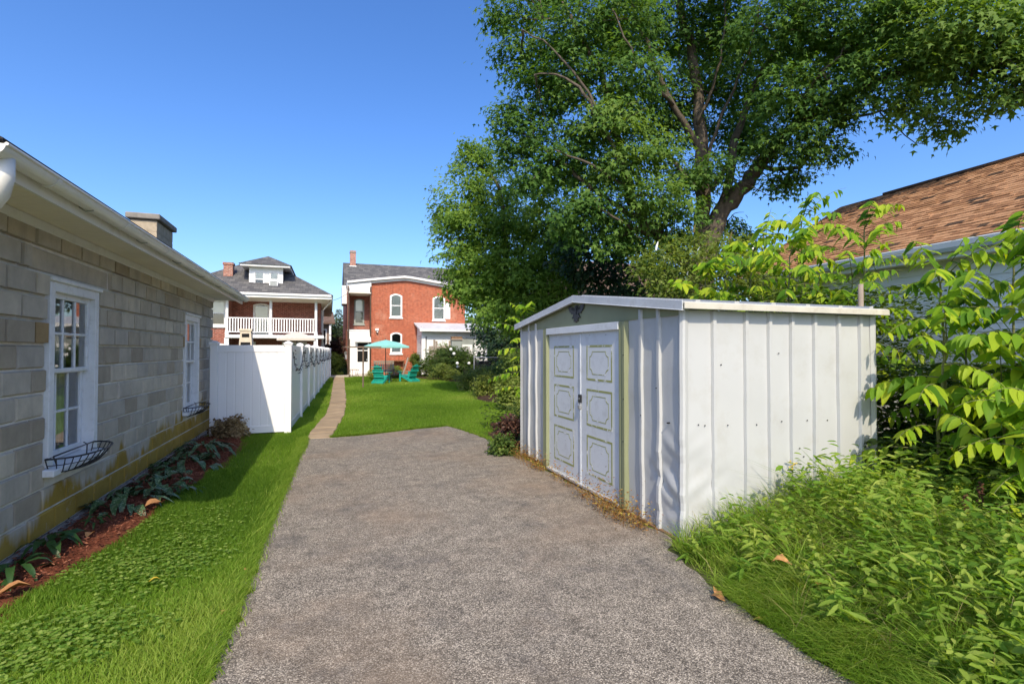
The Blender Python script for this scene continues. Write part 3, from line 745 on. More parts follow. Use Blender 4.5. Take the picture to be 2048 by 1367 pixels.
# two doors with printed green frames
def notch_rect(y0, y1, z0, z1, r, n=5):
    P = []
    for cy, cz, a0 in ((y0,z0,90), (y1,z0,180), (y1,z1,270), (y0,z1,0)):
        for k in range(n+1):
            a = R(a0-90*k/n); P.append((cy+r*math.cos(a), cz+r*math.sin(a)))
    return P
def outline(mb, P, w, x, hv=None):
    """closed line of width w, 1.5 mm proud of plane x"""
    n = len(P); C = np.mean(P, 0); inn = []
    for i in range(n):
        p, q, s = np.array(P[i-1]), np.array(P[i]), np.array(P[(i+1) % n]); d1 = q-p; d2 = s-q
        d1 = d1/(np.linalg.norm(d1)+1e-9); d2 = d2/(np.linalg.norm(d2)+1e-9)
        nn = np.array([-(d1+d2)[1], (d1+d2)[0]]); nn = nn/(np.linalg.norm(nn)+1e-9); inn.append(tuple(q+nn*w))
    V = [(x, *p) for p in P]+[(x, *p) for p in inn]+[(x+.003, *p) for p in P]+[(x+.003, *p) for p in inn]; F = []
    for i in range(n):
        j = (i+1) % n; F += [(i, j, n+j, n+i), (2*n+i, i, n+i, 3*n+i) if 0 else (i, 2*n+i, 2*n+j, j), (n+i, n+j, 3*n+j, 3*n+i)]
    mb.add(V, F)
for (a, b) in ((J0[1]-.005, 5.555), (5.565, J1[0]+.005)):
    x = SX-.012 if a < 5 else SX-.004
    mb = MB(); mb.box(x, x+.022, a, b, .05, 1.88)
    e = b if a < 5 else a
    mb.box(x-.008, x+.001, min(e, e-.03*(1 if a < 5 else -1)), max(e, e-.03*(1 if a < 5 else -1)), .05, 1.862)
    door = adopt(mb.build('door', M['shed_blue'], bevel=.003), shed)
    la, lb = a+.17, b-.17
    for z0, z1 in ((.20, .66), (.77, 1.20), (1.30, 1.71)):
        m = MB(); outline(m, [(la,z0),(lb,z0),(lb,z1),(la,z1)], .034, x-.0015); m.build('painted_frame', M['print_green'], door)
        m = MB(); outline(m, notch_rect(la+.075, lb-.075, z0+.07, z1-.07, .06), .013, x-.0015); m.build('painted_panel', M['print_green'], door)
    for yy, zz in ((a+.3, 1.82), (b-.25, 1.83), (a+.45, 1.3), (a+.4, .5)):
        m = MB(); m.tube([(x-.004, yy, zz), (x, yy, zz)], .006, 8); m.build('screw', M['galv'], door)
# padlock with hasp
mb = MB(); mb.box(SX-.035, SX-.012, 5.50, 5.57, 1.02, 1.12)
lk = adopt(mb.build('lock_box', M['black'], bevel=.008), shed)
m = MB(); m.tube([(SX-.03,5.515,1.02),(SX-.03,5.515,.995),(SX-.03,5.555,.995),(SX-.03,5.555,1.02)], .005, 6); m.build('shackle', M['galv'], lk)
m = MB(); m.box(SX-.045, SX-.02, 5.505, 5.562, .945, .995); m.build('padlock', M['galv'], lk, bevel=.006)
m = MB(); m.tube([(SX-.037,5.535,1.07),(SX-.035,5.535,1.07)], .012, 10); m.build('dial', M['galv'], lk)
# eagle emblem on the gable (spread wings, head to one side, tail and claws)
eg = [(0,.085),(.018,.10),(.038,.098),(.046,.086),(.034,.08),(.03,.062),(.055,.07),(.085,.088),(.125,.10),(.165,.095),(.15,.078),(.17,.072),(.145,.058),(.158,.048),(.13,.036),(.138,.022),(.105,.014),
      (.105,-.002),(.072,-.006),(.05,.0),(.062,-.03),(.09,-.05),(.075,-.062),(.05,-.05),(.04,-.075),(.048,-.10),(.022,-.092),(.0,-.115),(-.022,-.092),(-.048,-.10),(-.04,-.075),(-.05,-.05),(-.075,-.062),(-.09,-.05),(-.062,-.03),
      (-.05,.0),(-.072,-.006),(-.105,-.002),(-.105,.014),(-.138,.022),(-.13,.036),(-.158,.048),(-.145,.058),(-.17,.072),(-.15,.078),(-.165,.095),(-.125,.10),(-.085,.088),(-.055,.07),(-.03,.062),(-.012,.072)]
mb = MB(); mb.prism([(SYM+.02-u*1.3, 2.105+w*1.0) for u, w in eg], 'x', gx0-.012, gx0-.001); em = adopt(mb.build('eagle_emblem', M['black']), shed)
mb = MB()
for s in (-1, 1):
    for k in range(5): mb.bar((gx0-.014, SYM+.02+s*(.04+.02*k), 2.185-.004*k), (gx0-.013, SYM+.02+s*(.045+.017*k), 2.135+.006*k), .004, .006)
mb.bar((gx0-.015, SYM+.02, 2.20), (gx0-.014, SYM+.02, 2.09), .03, .008)
mb.build('feather_relief', M['black'], em)
# roof
def roofz(y): return SE+.055+(SR-SE)*(1-abs(y-SYM)/(SYM-SY0))
ya, yb = SY0-.10, SY1+.14; rx0, rx1 = SX-.065, SXB+.07
mb = MB(); t = .02
P = [(ya, roofz(ya)), (SYM, roofz(SYM)), (yb, roofz(yb)), (yb, roofz(yb)+t), (SYM, roofz(SYM)+t), (ya, roofz(ya)+t)]
mb.prism(P, 'x', rx0, rx1)
roof = adopt(mb.build('roof', M['shed_white']), shed)
k = rx0+.15
while k < rx1:
    for y0, y1 in ((ya, SYM), (SYM, yb)):
        m = MB(); m.bar((k, y0, roofz(y0)+t+.008), (k, y1, roofz(y1)+t+.008), .05, .02); m.build('roof_rib', M['shed_white'], roof)
    k += .42
for y0, y1 in ((ya, SYM), (SYM, yb)):
    m = MB(); z0, z1 = roofz(y0), roofz(y1)
    m.prism([(y0, z0-.055), (y1, z1-.055), (y1, z1+.028), (y0, z0+.028)], 'x', rx0-.012, rx0-.002)
    m.prism([(y0, z0-.06), (y1, z1-.06), (y1, z1-.052), (y0, z0-.052)], 'x', rx0-.02, rx0+.02)
    adopt(m.build('rake_trim', M['trim_grey'], bevel=.003), shed)
for yy, s in ((ya, -1), (yb, 1)):
    m = MB(); m.box(rx0, rx1, yy, yy+s*.02, roofz(yy)-.045, roofz(yy)+.012); adopt(m.build('eave_trim', M['trim_cream'], bevel=.004), shed)
mb = MB(); mb.box(SX+.005, SX+.05, SY0-.01, SY1, -.06, .045); tb = adopt(mb.build('base_timber', M['timber'], bevel=.006), shed)
mb = MB(); mb.box(SX-.035, SX+.0, 3.72, 6.5, -.05, .024); adopt(mb.build('sill_timber', M['timber'], bevel=.006), shed)
# bolt holes along the side
for x, z in ((3.03,1.0),(3.10,.99),(3.35,.98),(3.58,.98),(3.68,.97),(3.98,.985),(4.3,.98),(4.56,.97),(3.28,1.52),(3.95,1.62),(4.2,.72),(4.25,.64),(5.0,.3)):
    m = MB(); m.tube([(x, SY0-.012, z), (x, SY0-.004, z)], .005, 8); adopt(m.build('bolt_hole', M['hole']), shed)
for y, z in ((4.0,1.3),(3.84,1.0),(4.25,1.02),(4.53,1.6),(4.53,1.15),(4.54,.72)):
    m = MB(); m.tube([(SX-.05 if y > 4.4 else SX-.03, y, z), (SX-.0, y, z)], .006, 8); adopt(m.build('bolt_hole', M['hole']), shed)

# ================================================================== houses
def arch_pts(u0, u1, z0, z1, rise, n=8):
    if rise <= 0: return [(u0,z0),(u1,z0),(u1,z1),(u0,z1)]
    P = [(u0,z0),(u1,z0)]
    for k in range(n+1):
        t = k/n; P.append((u1+(u0-u1)*t, z1-rise+rise*(1-(2*t-1)**2)))
    return P
def house_window(par, y, x0, x1, z0, z1, rise=.0, frame='white', blind=None, name='window', ax='y', proud=.03, out=-1):
    """framed sash window on a wall plane (plane y, facing -Y; or plane x when ax is 'x')"""
    t = min(.11, (x1-x0)*.15); s = out
    mb = MB(); po = arch_pts(x0, x1, z0, z1, rise); pi = arch_pts(x0+t, x1-t, z0+t, z1-t*.9, rise*.8)
    n = len(po); a, b = y+s*proud, y-s*.02
    def P(u, w, d): return (u, d, w) if ax == 'y' else (d, u, w)
    V = [P(u,w,a) for u,w in po]+[P(u,w,a) for u,w in pi]+[P(u,w,b) for u,w in po]+[P(u,w,b) for u,w in pi]; F = []
    for i in range(n):
        j = (i+1) % n; F += [(i,j,n+j,n+i), (i,2*n+i,2*n+j,j), (n+i,n+j,3*n+j,3*n+i)]
    mb.add(V, F); zm = (z0+z1)/2
    def bx(m, u0, u1, w0, w1, d0, d1):
        m.box(u0,u1,d0,d1,w0,w1) if ax == 'y' else m.box(d0,d1,u0,u1,w0,w1)
    bx(mb, x0+t, x1-t, zm-.03, zm+.03, y+s*.02, y-s*.01)
    w = mb.build(name, M[frame]); adopt(w, par)
    m = MB(); bx(m, x0-.05, x1+.05, z0-.09, z0, y+s*.07, y-s*.01); m.build('sill', M[frame], w)
    m = MB(); m.add([P(u,ww,y+s*.006) for u,ww in pi], [tuple(range(n))]); m.build('pane', M['glass_far'], w, recalc=False)
    m = MB(); m.add([P(u,ww,y+s*.001) for u,ww in pi], [tuple(range(n))]); m.build('room_dark', M['dark_in'], w, recalc=False)
    if blind:
        lo, hi = blind; m = MB(); z_a = z0+t+(z1-z0-2*t)*lo; z_b = z0+t+(z1-z0-2*t)*hi
        bx(m, x0+t+.01, x1-t-.01, z_a, z_b, y+s*.0035, y+s*.0025); m.build('blind', M['blind'], w, recalc=False)
    return w
def lap_siding(mb, u0, u1, z0, z1, plane, ax, out, h=.11):
    z = z0
    while z < z1-.02:
        zt = min(z+h, z1); P = [(plane, z), (plane+out*.018, z), (plane+out*.004, zt), (plane, zt)]
        if ax == 'y':
            n = len(P); V = [(u0,p,q) for p,q in P]+[(u1,p,q) for p,q in P]
        else: V = [(p,u0,q) for p,q in P]+[(p,u1,q) for p,q in P]
        mb.add(V, [(0,1,2,3),(7,6,5,4),(0,4,5,1),(1,5,6,2),(2,6,7,3),(3,7,4,0)]); z += h

# ---- left brick house with two-storey porch (A)
HA = empty('brick_house', (-4.5, 36, 0), 'dark red brick house with white balustraded balcony and grey hipped roof', 'house')
ax0, ax1, ay = -7.6, -.55, 34.0
mb = MB(); mb.box(ax0, ax1, ay, 46, 0, 4.75); adopt(mb.build('wall', M['brick_a']), HA)
mb = MB(); mb.box(ax0-.0, -5.45, 32.4, ay, 0, 4.75); adopt(mb.build('wall', M['brick_a']), HA)   # wing left of the porch
# porch
mb = MB(); mb.box(-5.45, -.35, 31.7, ay, 2.38, 2.56); adopt(mb.build('balcony_floor', M['white'], bevel=.01), HA)
for x in (-5.38, -3.18, -.78):
    m = MB(); m.tube([(x,31.86,2.56),(x,31.86,2.75),(x,31.86,2.76),(x,31.86,4.5),(x,31.86,4.55)], [.10,.10,.075,.075,.11], 12); adopt(m.build('porch_post', M['white'], smooth=False), HA)
for x in (-5.38, -.78):
    m = MB(); m.box(x-.11, x+.11, 31.75, 31.97, 0, 2.38); adopt(m.build('porch_pier', M['white']), HA)
rail = adopt(empty('railing'), HA)
for x0, x1 in ((-5.30, -3.25), (-3.11, -.86)):
    for z, h in ((3.50, .06), (2.72, .05)):
        m = MB(); m.box(x0, x1, 31.83, 31.90, z-h/2, z+h/2); m.build('rail', M['white'], rail)
    n = int((x1-x0)/.135)
    for i in range(n):
        x = x0+(x1-x0)*(i+.5)/n; m = MB(); m.box(x-.03, x+.03, 31.84, 31.885, 2.74, 3.48); m.build('baluster', M['white'], rail)
m = MB(); m.box(-.83, -.77, 31.95, ay, 3.47, 3.53); m.box(-.83, -.77, 31.95, ay, 2.70, 2.75)
for i in range(13): m.box(-.82, -.78, 32.05+i*.15, 32.09+i*.15, 2.75, 3.47)
m.build('side_rail', M['white'], rail)
# eaves: soffit, fascia, hipped roof with dormer
ex0, ex1, ey0, ey1 = -8.4, .05, 31.2, 46.8; ez = 4.62
mb = MB(); mb.box(ex0, ex1, ey0, ey1, ez, ez+.05); adopt(mb.build('soffit', M['soffit']), HA)
mb = MB(); mb.box(ex0, ex1, ey0-.04, ey0-.005, ez-.0, ez+.24); mb.box(ex1+.005, ex1+.04, ey0, ey1, ez, ez+.24); mb.box(ex0, ex1, ey0-.12, ey0-.041, ez+.14, ez+.25)
adopt(mb.build('fascia', M['white']), HA)
mb = MB(); hz = ez+.24; rz = 7.55; rx = (ex0+ex1)/2
A_, B_, C_, D_ = (ex0-.1,ey0-.1,hz), (ex1+.1,ey0-.1,hz), (ex1+.1,ey1,hz), (ex0-.1,ey1,hz); T1, T2 = (rx,ey0+4.6,rz), (rx,ey1-4.6,rz)
mb.add([A_,B_,C_,D_,T1,T2], [(0,1,4),(1,2,5,4),(2,3,5),(3,0,4,5),(3,2,1,0)]); rf = adopt(mb.build('roof', M['slate']), HA)
# dormer
dm = adopt(empty('dormer'), HA); dy = 32.4; dx0, dx1 = -4.35, -2.62; dz0, dz1 = 5.35, 6.45
mb = MB(); mb.box(dx0, dx1, dy, 35.5, dz0-.2, dz1); mb.build('dormer_wall', M['slate_y'], dm)
mb = MB(); mb.box(dx0-.02, dx1+.02, dy-.05, dy-.002, dz0-.25, dz1); mb.box(dx0-.07, dx1+.07, dy-.09, dy-.051, dz0-.27, dz0-.18); mb.build('dormer_front', M['white'], dm)
mb = MB(); mb.box(dx0-.42, dx1+.42, dy-.45, 35.8, dz1, dz1+.12); mb.build('dormer_eave', M['white'], dm)
mb = MB(); dxm = (dx0+dx1)/2; e = dz1+.12
mb.add([(dx0-.5,dy-.52,e),(dx1+.5,dy-.52,e),(dx1+.5,36.5,e),(dx0-.5,36.5,e),(dxm,dy+1.0,e+.72),(dxm,36.5,e+.72)], [(0,1,4),(1,2,5,4),(2,3,5),(3,0,4,5),(3,2,1,0)])
mb.build('dormer_roof', M['slate'], dm)
house_window(HA, dy-.055, -4.13, -3.56, 5.32, 6.22, 0, 'white', (.5, 1)); house_window(HA, dy-.055, -3.32, -2.80, 5.32, 6.22, 0, 'white', (.5, 1))
ac = MB(); ac.box(-3.29, -2.84, dy-.38, dy-.08, 5.33, 5.70); ac = adopt(ac.build('window_air_conditioner', M['white'], bevel=.01), HA)
for k in range(9):
    m = MB(); m.box(-3.25, -2.88, dy-.392, dy-.381, 5.37+k*.034, 5.385+k*.034); m.build('grille_bar', M['grey_box'], ac)
mb = MB(); mb.box(-5.78, -5.30, 33.0, 33.5, 5.0, 6.72); ch = adopt(mb.build('chimney', M['brick_ch']), HA)
m = MB(); m.box(-5.82, -5.26, 32.96, 33.54, 6.62, 6.74); m.build('chimney_cap', M['brick_ch'], ch)
house_window(HA, 32.39, -6.35, -5.50, 3.05, 4.50, 0, 'white', (.5, 1), proud=.04)
house_window(HA, ay-.005, -4.35, -3.45, 2.56, 4.52, .10, 'white_old', (.0, .95)); house_window(HA, ay-.005, -6.9, -6.5, 3, 4.4, 0, 'white')
house_window(HA, ay-.005, -2.75, -1.35, 1.1, 2.2, .0, 'white', (.4, 1)); house_window(HA, ay-.005, -5.1, -4.2, .3, 2.2, .0, 'white')
house_window(HA, 32.39, -6.2, -5.55, .8, 2.08, .05, 'white')
for k in range(4): house_window(HA, ax1+.005, 35.3+k*2.6, 36.3+k*2.6, 2.95, 4.3, 0, 'white_old', None, ax='x', out=1)
m = MB(); m.tube([(ex1,31.4,4.72),(ex1+.05,31.4,4.6),(ax1+.1,34.2,4.2),(ax1+.1,34.2,.1)], .05, 8); adopt(m.build('downspout', M['white'], smooth=True), HA)
m = MB(); m.box(ax1+.02, ax1+.2, 35, 35.2, .2, 2.2); adopt(m.build('service_pipe', M['galv']), HA)

# ---- right red house (B)
HB = empty('brick_house', (5, 40, 0), 'bright red brick house with arched white windows and slate roof', 'house')
by = 36.0; bx0, bx1 = 2.62, 9.22
def parapet(x): return 6.87-.115*abs(x-4.95)-.012*(x-4.95)**2*.5
# rear wing: wall with curved parapet
pts = [(bx0,0),(bx1,0)]+[(bx1+(bx0-bx1)*k/16, parapet(bx1+(bx0-bx1)*k/16)-.25) for k in range(17)]
mb = MB(); mb.prism(pts, 'y', by, by+6); adopt(mb.build('wall', M['brick_b']), HB)
mb = MB(); n = 20; V = []; F = []
xs = [1.05+(9.45-1.05)*k/n for k in range(n+1)]
for x in xs:
    z = parapet(x)
    V += [(x,by-.35,z-.14),(x,by-.35,z),(x,by+6,z),(x,by+6,z-.14)]
for k in range(n): a = 4*k; F += [(a,a+4,a+5,a+1),(a+1,a+5,a+6,a+2),(a+3,a+2,a+6,a+7),(a,a+3,a+7,a+4)]
F += [(0,1,2,3), (4*n,4*n+3,4*n+2,4*n+1)]; mb.add(V, F)
adopt(mb.build('wing_roof', M['white']), HB)
mb = MB(); V = []; F = []
for x in xs:
    z = parapet(x); V += [(x,by-.10,z-.30),(x,by-.10,z-.141),(x,by-.004,z-.141),(x,by-.004,z-.30)]
for k in range(n): a = 4*k; F += [(a,a+4,a+5,a+1),(a+3,a+2,a+6,a+7),(a,a+3,a+7,a+4)]
F += [(0,1,2,3)]; mb.add(V, F); adopt(mb.build('cornice', M['white']), HB)
mb = MB(); mb.box(1.15, bx0-.01, by-.25, by+2.2, 5.55, 5.60); adopt(mb.build('porch_ceiling', M['soffit']), HB)
mb = MB(); mb.prism([(1.08,5.62),(2.62,5.62),(2.62,6.32),(1.08,6.16)], 'y', by-.2, by-.14); adopt(mb.build('porch_fascia', M['white']), HB)
# recess
mb = MB(); mb.box(1.10, bx0, by+1.6, by+1.8, 0, 6.2); mb.box(1.10, 1.25, by+.4, by+1.6, 0, 5.55); adopt(mb.build('recess_wall', M['brick_a']), HB)
house_window(HB, by+1.59, 1.58, 2.28, 3.55, 5.35, .12, 'grey_box', (.5, 1))
mb = MB(); lap_siding(mb, 1.12, bx0-.01, .1, 3.05, by-.02, 'y', -1, .17); mb.box(1.12, bx0-.01, by-.02, by+1.5, .05, 3.04)
mb.box(1.10, bx0-.005, by-.06, by+1.6, 3.02, 3.10); adopt(mb.build('enclosed_porch', M['siding']), HB)
mb = MB(); mb.box(1.62, 2.60, by-.30, by-.05, 2.33, 2.60); mb.prism([(by-.42,2.30),(by-.05,2.62),(by-.05,2.58),(by-.42,2.26)], 'x', 1.55, 2.61); adopt(mb.build('door_hood', M['white']), HB)
dr = MB(); dr.box(1.68, 1.75, by-.09, by-.04, .12, 2.28); dr.box(2.42, 2.50, by-.09, by-.04, .12, 2.28); dr.box(1.75, 2.42, by-.07, by-.04, .12, .92); dr.box(1.75, 2.42, by-.07, by-.04, 2.2, 2.28); dr.box(1.75,2.42,by-.072,by-.045,1.66,1.72)
dr = adopt(dr.build('door', M['white']), HB)
m = MB(); m.box(1.75, 2.42, by-.055, by-.05, .92, 2.2); m.build('pane', M['hole'], dr); m = MB(); m.box(2.33, 2.38, by-.12, by-.07, 1.0, 1.12); m.build('handle', M['galv'], dr)
for x, y0 in ((1.16, by-.10), (2.58, by-.10)):
    m = MB(); m.tube([(x-.02,by-.36,6.0),(x-.02,by-.36,5.85),(x,y0,5.55),(x,y0,.1)], .045, 8); adopt(m.build('downspout', M['brown_metal'], smooth=True), HB)
house_window(HB, by-.005, 3.88, 4.72, 3.98, 5.62, .14, 'white', (0, 1)); house_window(HB, by-.005, 3.92, 4.72, 1.48, 2.95, .14, 'white', (0, .35)); house_window(HB, by-.005, 6.85, 7.75, 3.85, 5.55, .14, 'white', (0, 1))
m = MB(); m.box(7.78, 8.12, by-.05, by-.004, 3.95, 5.1); sh = adopt(m.build('shutter', M['white']), HB)
for k in range(11): m = MB(); m.box(7.82, 8.08, by-.06, by-.051, 4.0+k*.098, 4.07+k*.098); m.build('slat', M['white'], sh)
m = MB(); m.box(2.95, 3.13, by-.10, by-.0, 3.05, 3.2); m.box(3.0, 3.08, by-.2, by-.0, 2.92, 3.0); m.tube([(2.98,by-.1,3.05),(2.95,by-.28,3.12)], .06, 10); adopt(m.build('flood_light', M['white']), HB)
m = MB(); m.tube([(1.05,by+1.0,1.5),(1.0,by+.96,1.5)], .14, 12); m.box(.98,1.1,by+.85,by+1.1,1.1,1.4); adopt(m.build('electric_meter', M['galv']), HB)
m = MB(); m.box(.78, 1.2, by+2, by+4, 5.0, 6.3); adopt(m.build('bay_window', M['siding']), HB)
# main block behind: gable roof with ridge along X
mb = MB(); mb.box(1.15, 9.3, by+5.2, by+15, 0, 6.4); adopt(mb.build('wall', M['brick_a']), HB)
mb = MB(); ry = by+9.5; e = 6.15; top = 9.15; y0 = by+4.6
mb.add([(1.0,y0,e),(12.3,y0,e),(12.3,ry,top),(1.0,ry,top),(12.3,by+15.4,e),(1.0,by+15.4,e),(1.0,y0,e-.15),(12.3,y0,e-.15)], [(0,1,2,3),(3,2,4,5),(0,3,5),(1,4,2),(6,7,1,0)])
adopt(mb.build('roof', M['slate']), HB)
m = MB(); m.box(1.55, 2.02, ry-.5, ry-.05, 8.3, 10.15); ch = adopt(m.build('chimney', M['brick_ch']), HB); m = MB(); m.box(1.52, 2.05, ry-.53, ry-.02, 9.95, 10.05); m.build('chimney_cap', M['cap'], ch)
m = MB(); m.box(1.50, 2.07, ry-.6, ry-.45, 8.55, 8.85); m.build('flashing', M['white'], ch)
m = MB(); m.box(.9, 1.1, y0, y0+.1, 5.9, 6.1); adopt(m.build('gutter_end', M['white']), HB)
# white sunroom
sx0, sx1, sy = 5.78, 10.3, 34.0
SRM = adopt(empty('sunroom'), HB)
mb = MB(); lap_siding(mb, sx0+.35, sx1, .2, 3.0, sy, 'y', -1, .13); mb.box(sx0+.3, sx1, sy+.0, by, 0.1, 3.0); mb.build('siding', M['siding'], SRM)
mb = MB(); lap_siding(mb, sy, by, .2, 3.3, sx0, 'x', -1, .13); mb.build('siding', M['siding'], SRM)
lat = MB()
for k in range(14): lat.box(sx0-.05, sx0-.02, sy+.05, by-.1, .6+k*.16, .65+k*.16)
for k in range(5): lat.box(sx0-.045, sx0-.025, sy+.05+k*.43, sy+.12+k*.43, .6, 2.8)
lat.build('lattice', M['white'], SRM)
mb = MB(); mb.box(sx0-.05, sx0+.22, sy-.06, sy+.1, .1, 3.0); mb.box(sx0, sx1, sy-.05, sy-.025, 2.62, 3.0); mb.build('trim', M['white'], SRM)
mb = MB(); mb.add([(sx0-.25,sy-.5,2.98),(sx1+.25,sy-.5,2.98),(sx1+.25,by,3.55),(sx0-.25,by,3.55),(sx0-.25,sy-.5,3.08),(sx1+.25,sy-.5,3.08),(sx1+.25,by,3.65),(sx0-.25,by,3.65)],
  [(3,2,1,0),(4,5,6,7),(0,1,5,4),(1,2,6,5),(2,3,7,6),(3,0,4,7)]); mb.build('sunroom_roof', M['trim_grey'], SRM)
mb = MB(); mb.box(sx0-.25, sx1+.25, sy-.58, sy-.5, 2.95, 3.1); mb.build('gutter', M['white'], SRM)
mb = MB(); mb.box(8.3, 9.35, sy-.07, sy-.022, .2, 2.55); mb.build('door_surround', M['grey_box'], SRM)
mb = MB(); mb.box(8.45, 9.2, sy-.10, sy-.075, .25, 2.1); d = mb.build('door', M['white'], SRM)
mb = MB(); mb.box(8.62, 9.03, sy-.112, sy-.104, .95, 1.95); mb.build('door_glass', M['dark_in'], SRM)
for k in range(5): mb = MB(); mb.box(8.66+k*.085, 8.70+k*.085, sy-.12, sy-.113, .95, 1.95); mb.build('door_bar', M['white'], SRM)

# ---- brown-roofed house on the right (C)
HC = empty('white_house', (11, 2, 0), 'white sided house with brown shingle roof beside the leafy saplings', 'house')
cy0, cy1 = -9.0, 9.2; cex = 8.5; cez = 3.20; crx = 12.0; crz = 5.23
mb = MB(); lap_siding(mb, cy0, cy1-.3, .2, 3.1, 8.86, 'x', -1, .115); adopt(mb.build('siding', M['siding']), HC)
mb = MB(); mb.box(8.86, 15.1, cy0, cy1-.3, 0, 3.1); mb.prism([(8.86,3.1),(15.1,3.1),(12,5.0)], 'y', cy1-.4, cy1-.3); mb.prism([(8.86,3.1),(15.1,3.1),(12,5.0)], 'y', cy0, cy0+.1); adopt(mb.build('wall', M['siding']), HC)
rows = 34; rf = MB(); sl = (crz-cez)/(crx-cex); nrm = Vector((-sl,0,1)).normalized()
# shingle courses: each a thin overlapping strip, in tab-sized pieces of uneven thickness
rr = random.Random(4)
ln = math.hypot(crx-cex, crz-cez); ux = Vector((crx-cex,0,crz-cez)).normalized()
st = MB(); step = ln/rows
for i in range(rows):
    y = cy0
    while y < cy1:
        w = rr.choice((.08, .12, .17, .25)); y1 = min(y+w, cy1); th = rr.choice((.008, .012, .018))
        a = Vector((cex,0,cez))+ux*(step*i-.0); b = a+ux*(step*1.25)
        p = [a+nrm*.006, a+nrm*(.006+th), b+nrm*.006, b]
        V = [(q.x,y,q.z) for q in p]+[(q.x,y1,q.z) for q in p]
        st.m = rr.choice((0,0,0,1,1,2,2)) if rr.random() < .94 else 3
        st.add(V, [(0,1,2,3),(7,6,5,4),(0,4,5,1),(1,5,6,2)]); y = y1
for nm, c in (('shingle_tan', (.40,.225,.12)), ('shingle_mid', (.32,.17,.085)), ('shingle_deep', (.25,.13,.068)), ('shingle_black', (.075,.05,.035))):
    M[nm] = matte(nm, c, .92, .18, 7, .35, 160, .1)
sg = adopt(st.build('shingles', [M['shingle_tan'], M['shingle_mid'], M['shingle_deep'], M['shingle_black']], recalc=False), HC); sg['kind'] = 'stuff'
mb = MB(); mb.add([(cex,cy0-.0,cez-.03),(cex,cy1,cez-.03),(crx,cy1,crz-.03),(crx,cy0,crz-.03),(2*crx-cex,cy0,cez-.03),(2*crx-cex,cy1,cez-.03)], [(0,1,2,3),(3,2,5,4),(1,5,2),(0,3,4)])
adopt(mb.build('roof_deck', M['shingle_brown'], recalc=False), HC)
mb = MB(); mb.bar((crx,cy0,crz+.01), (crx,cy1-1.1,crz+.01), .18, .05); adopt(mb.build('ridge_vent', M['shingle_black']), HC)
mb = MB(); mb.box(8.52, 8.85, cy0, cy1, 3.02, 3.06); adopt(mb.build('soffit', M['soffit']), HC)
mb = MB(); P = [(8.46,3.10),(8.39,3.10),(8.37,3.15),(8.37,3.20),(8.40,3.22),(8.38,3.225),(8.36,3.20),(8.36,3.14),(8.385,3.085),(8.46,3.085)]
mb.prism([(8.50,3.08),(8.40,3.08),(8.37,3.13),(8.36,3.21),(8.385,3.225),(8.39,3.20),(8.50,3.19)], 'y', cy0, cy1); adopt(mb.build('gutter', matte('blue_grey_gutter', (.50,.55,.60), .4, .06, 2, .05, 30, .4)), HC)
mb = MB(); mb.box(8.50, 8.52, cy0, cy1, 3.0, 3.2); adopt(mb.build('fascia', M['white']), HC)

# ---- far bits of houses
HD = empty('brown_house', (17, 30, 0), 'brown house half hidden behind the large maple', 'house')
mb = MB(); mb.box(13, 20, 24, 32, 0, 4.6); adopt(mb.build('wall', M['brown_side']), HD)
mb = MB(); mb.add([(12.4,23.4,4.6),(20.6,23.4,4.6),(20.6,28,7.2),(12.4,28,7.2),(20.6,32.6,4.6),(12.4,32.6,4.6)], [(0,1,2,3),(3,2,4,5),(0,3,5),(1,4,2),(5,4,1,0)]); adopt(mb.build('roof', M['roof_brown_far']), HD)
house_window(HD, 23.99, 14.2, 15.2, 2.6, 4.0, 0, 'white'); house_window(HD, 23.99, 16.6, 17.6, 2.6, 4.0, 0, 'white')
HE = empty('grey_house', (-17, 30, 0), 'grey house whose gable tip shows above the garage roof', 'house')
mb = MB(); mb.box(-22, -13, 30, 40, 0, 7.2); adopt(mb.build('wall', M['siding']), HE)
mb = MB(); mb.add([(-22.5,29.5,7.2),(-12.6,29.5,7.2),(-12.6,35,9.4),(-22.5,35,9.4),(-12.6,40.5,7.2),(-22.5,40.5,7.2)], [(0,1,2,3),(3,2,4,5),(0,3,5),(1,4,2),(5,4,1,0)]); adopt(mb.build('roof', M['slate']), HE)
house_window(HE, 29.99, -15, -14, 4.6, 6.2, 0, 'white')
HF = empty('brown_house', (-1.5, 62, 0), 'small brown house with porch far behind between the brick houses', 'house')
mb = MB(); mb.box(-6, .1, 58, 66, 0, 5.0); adopt(mb.build('wall', M['brown_side']), HF)
mb = MB(); mb.add([(-6.6,57,4.7),(.5,57,4.7),(.3,60,6.0),(-6.6,60,6.0)], [(0,1,2,3)]); mb.box(-6.6,.5,57,57.2,4.5,4.7); adopt(mb.build('porch_roof', M['roof_brown_far']), HF)
house_window(HF, 57.99, -.95, -.35, 2.2, 4.0, 0, 'white'); 
m = MB(); m.box(-.1, .1, 57.2, 57.4, 0, 4.6); adopt(m.build('porch_post', M['white_old']), HF)
m = MB(); m.tube([(.05,33.5,4.75),(.5,33.8,4.95),(1.1,34.6,5.4),(1.1,36,5.9)], .012, 5); cb = m.build('overhead_cable', M['black']); tag(cb, 'thin black cable strung between the two brick houses', 'cable')
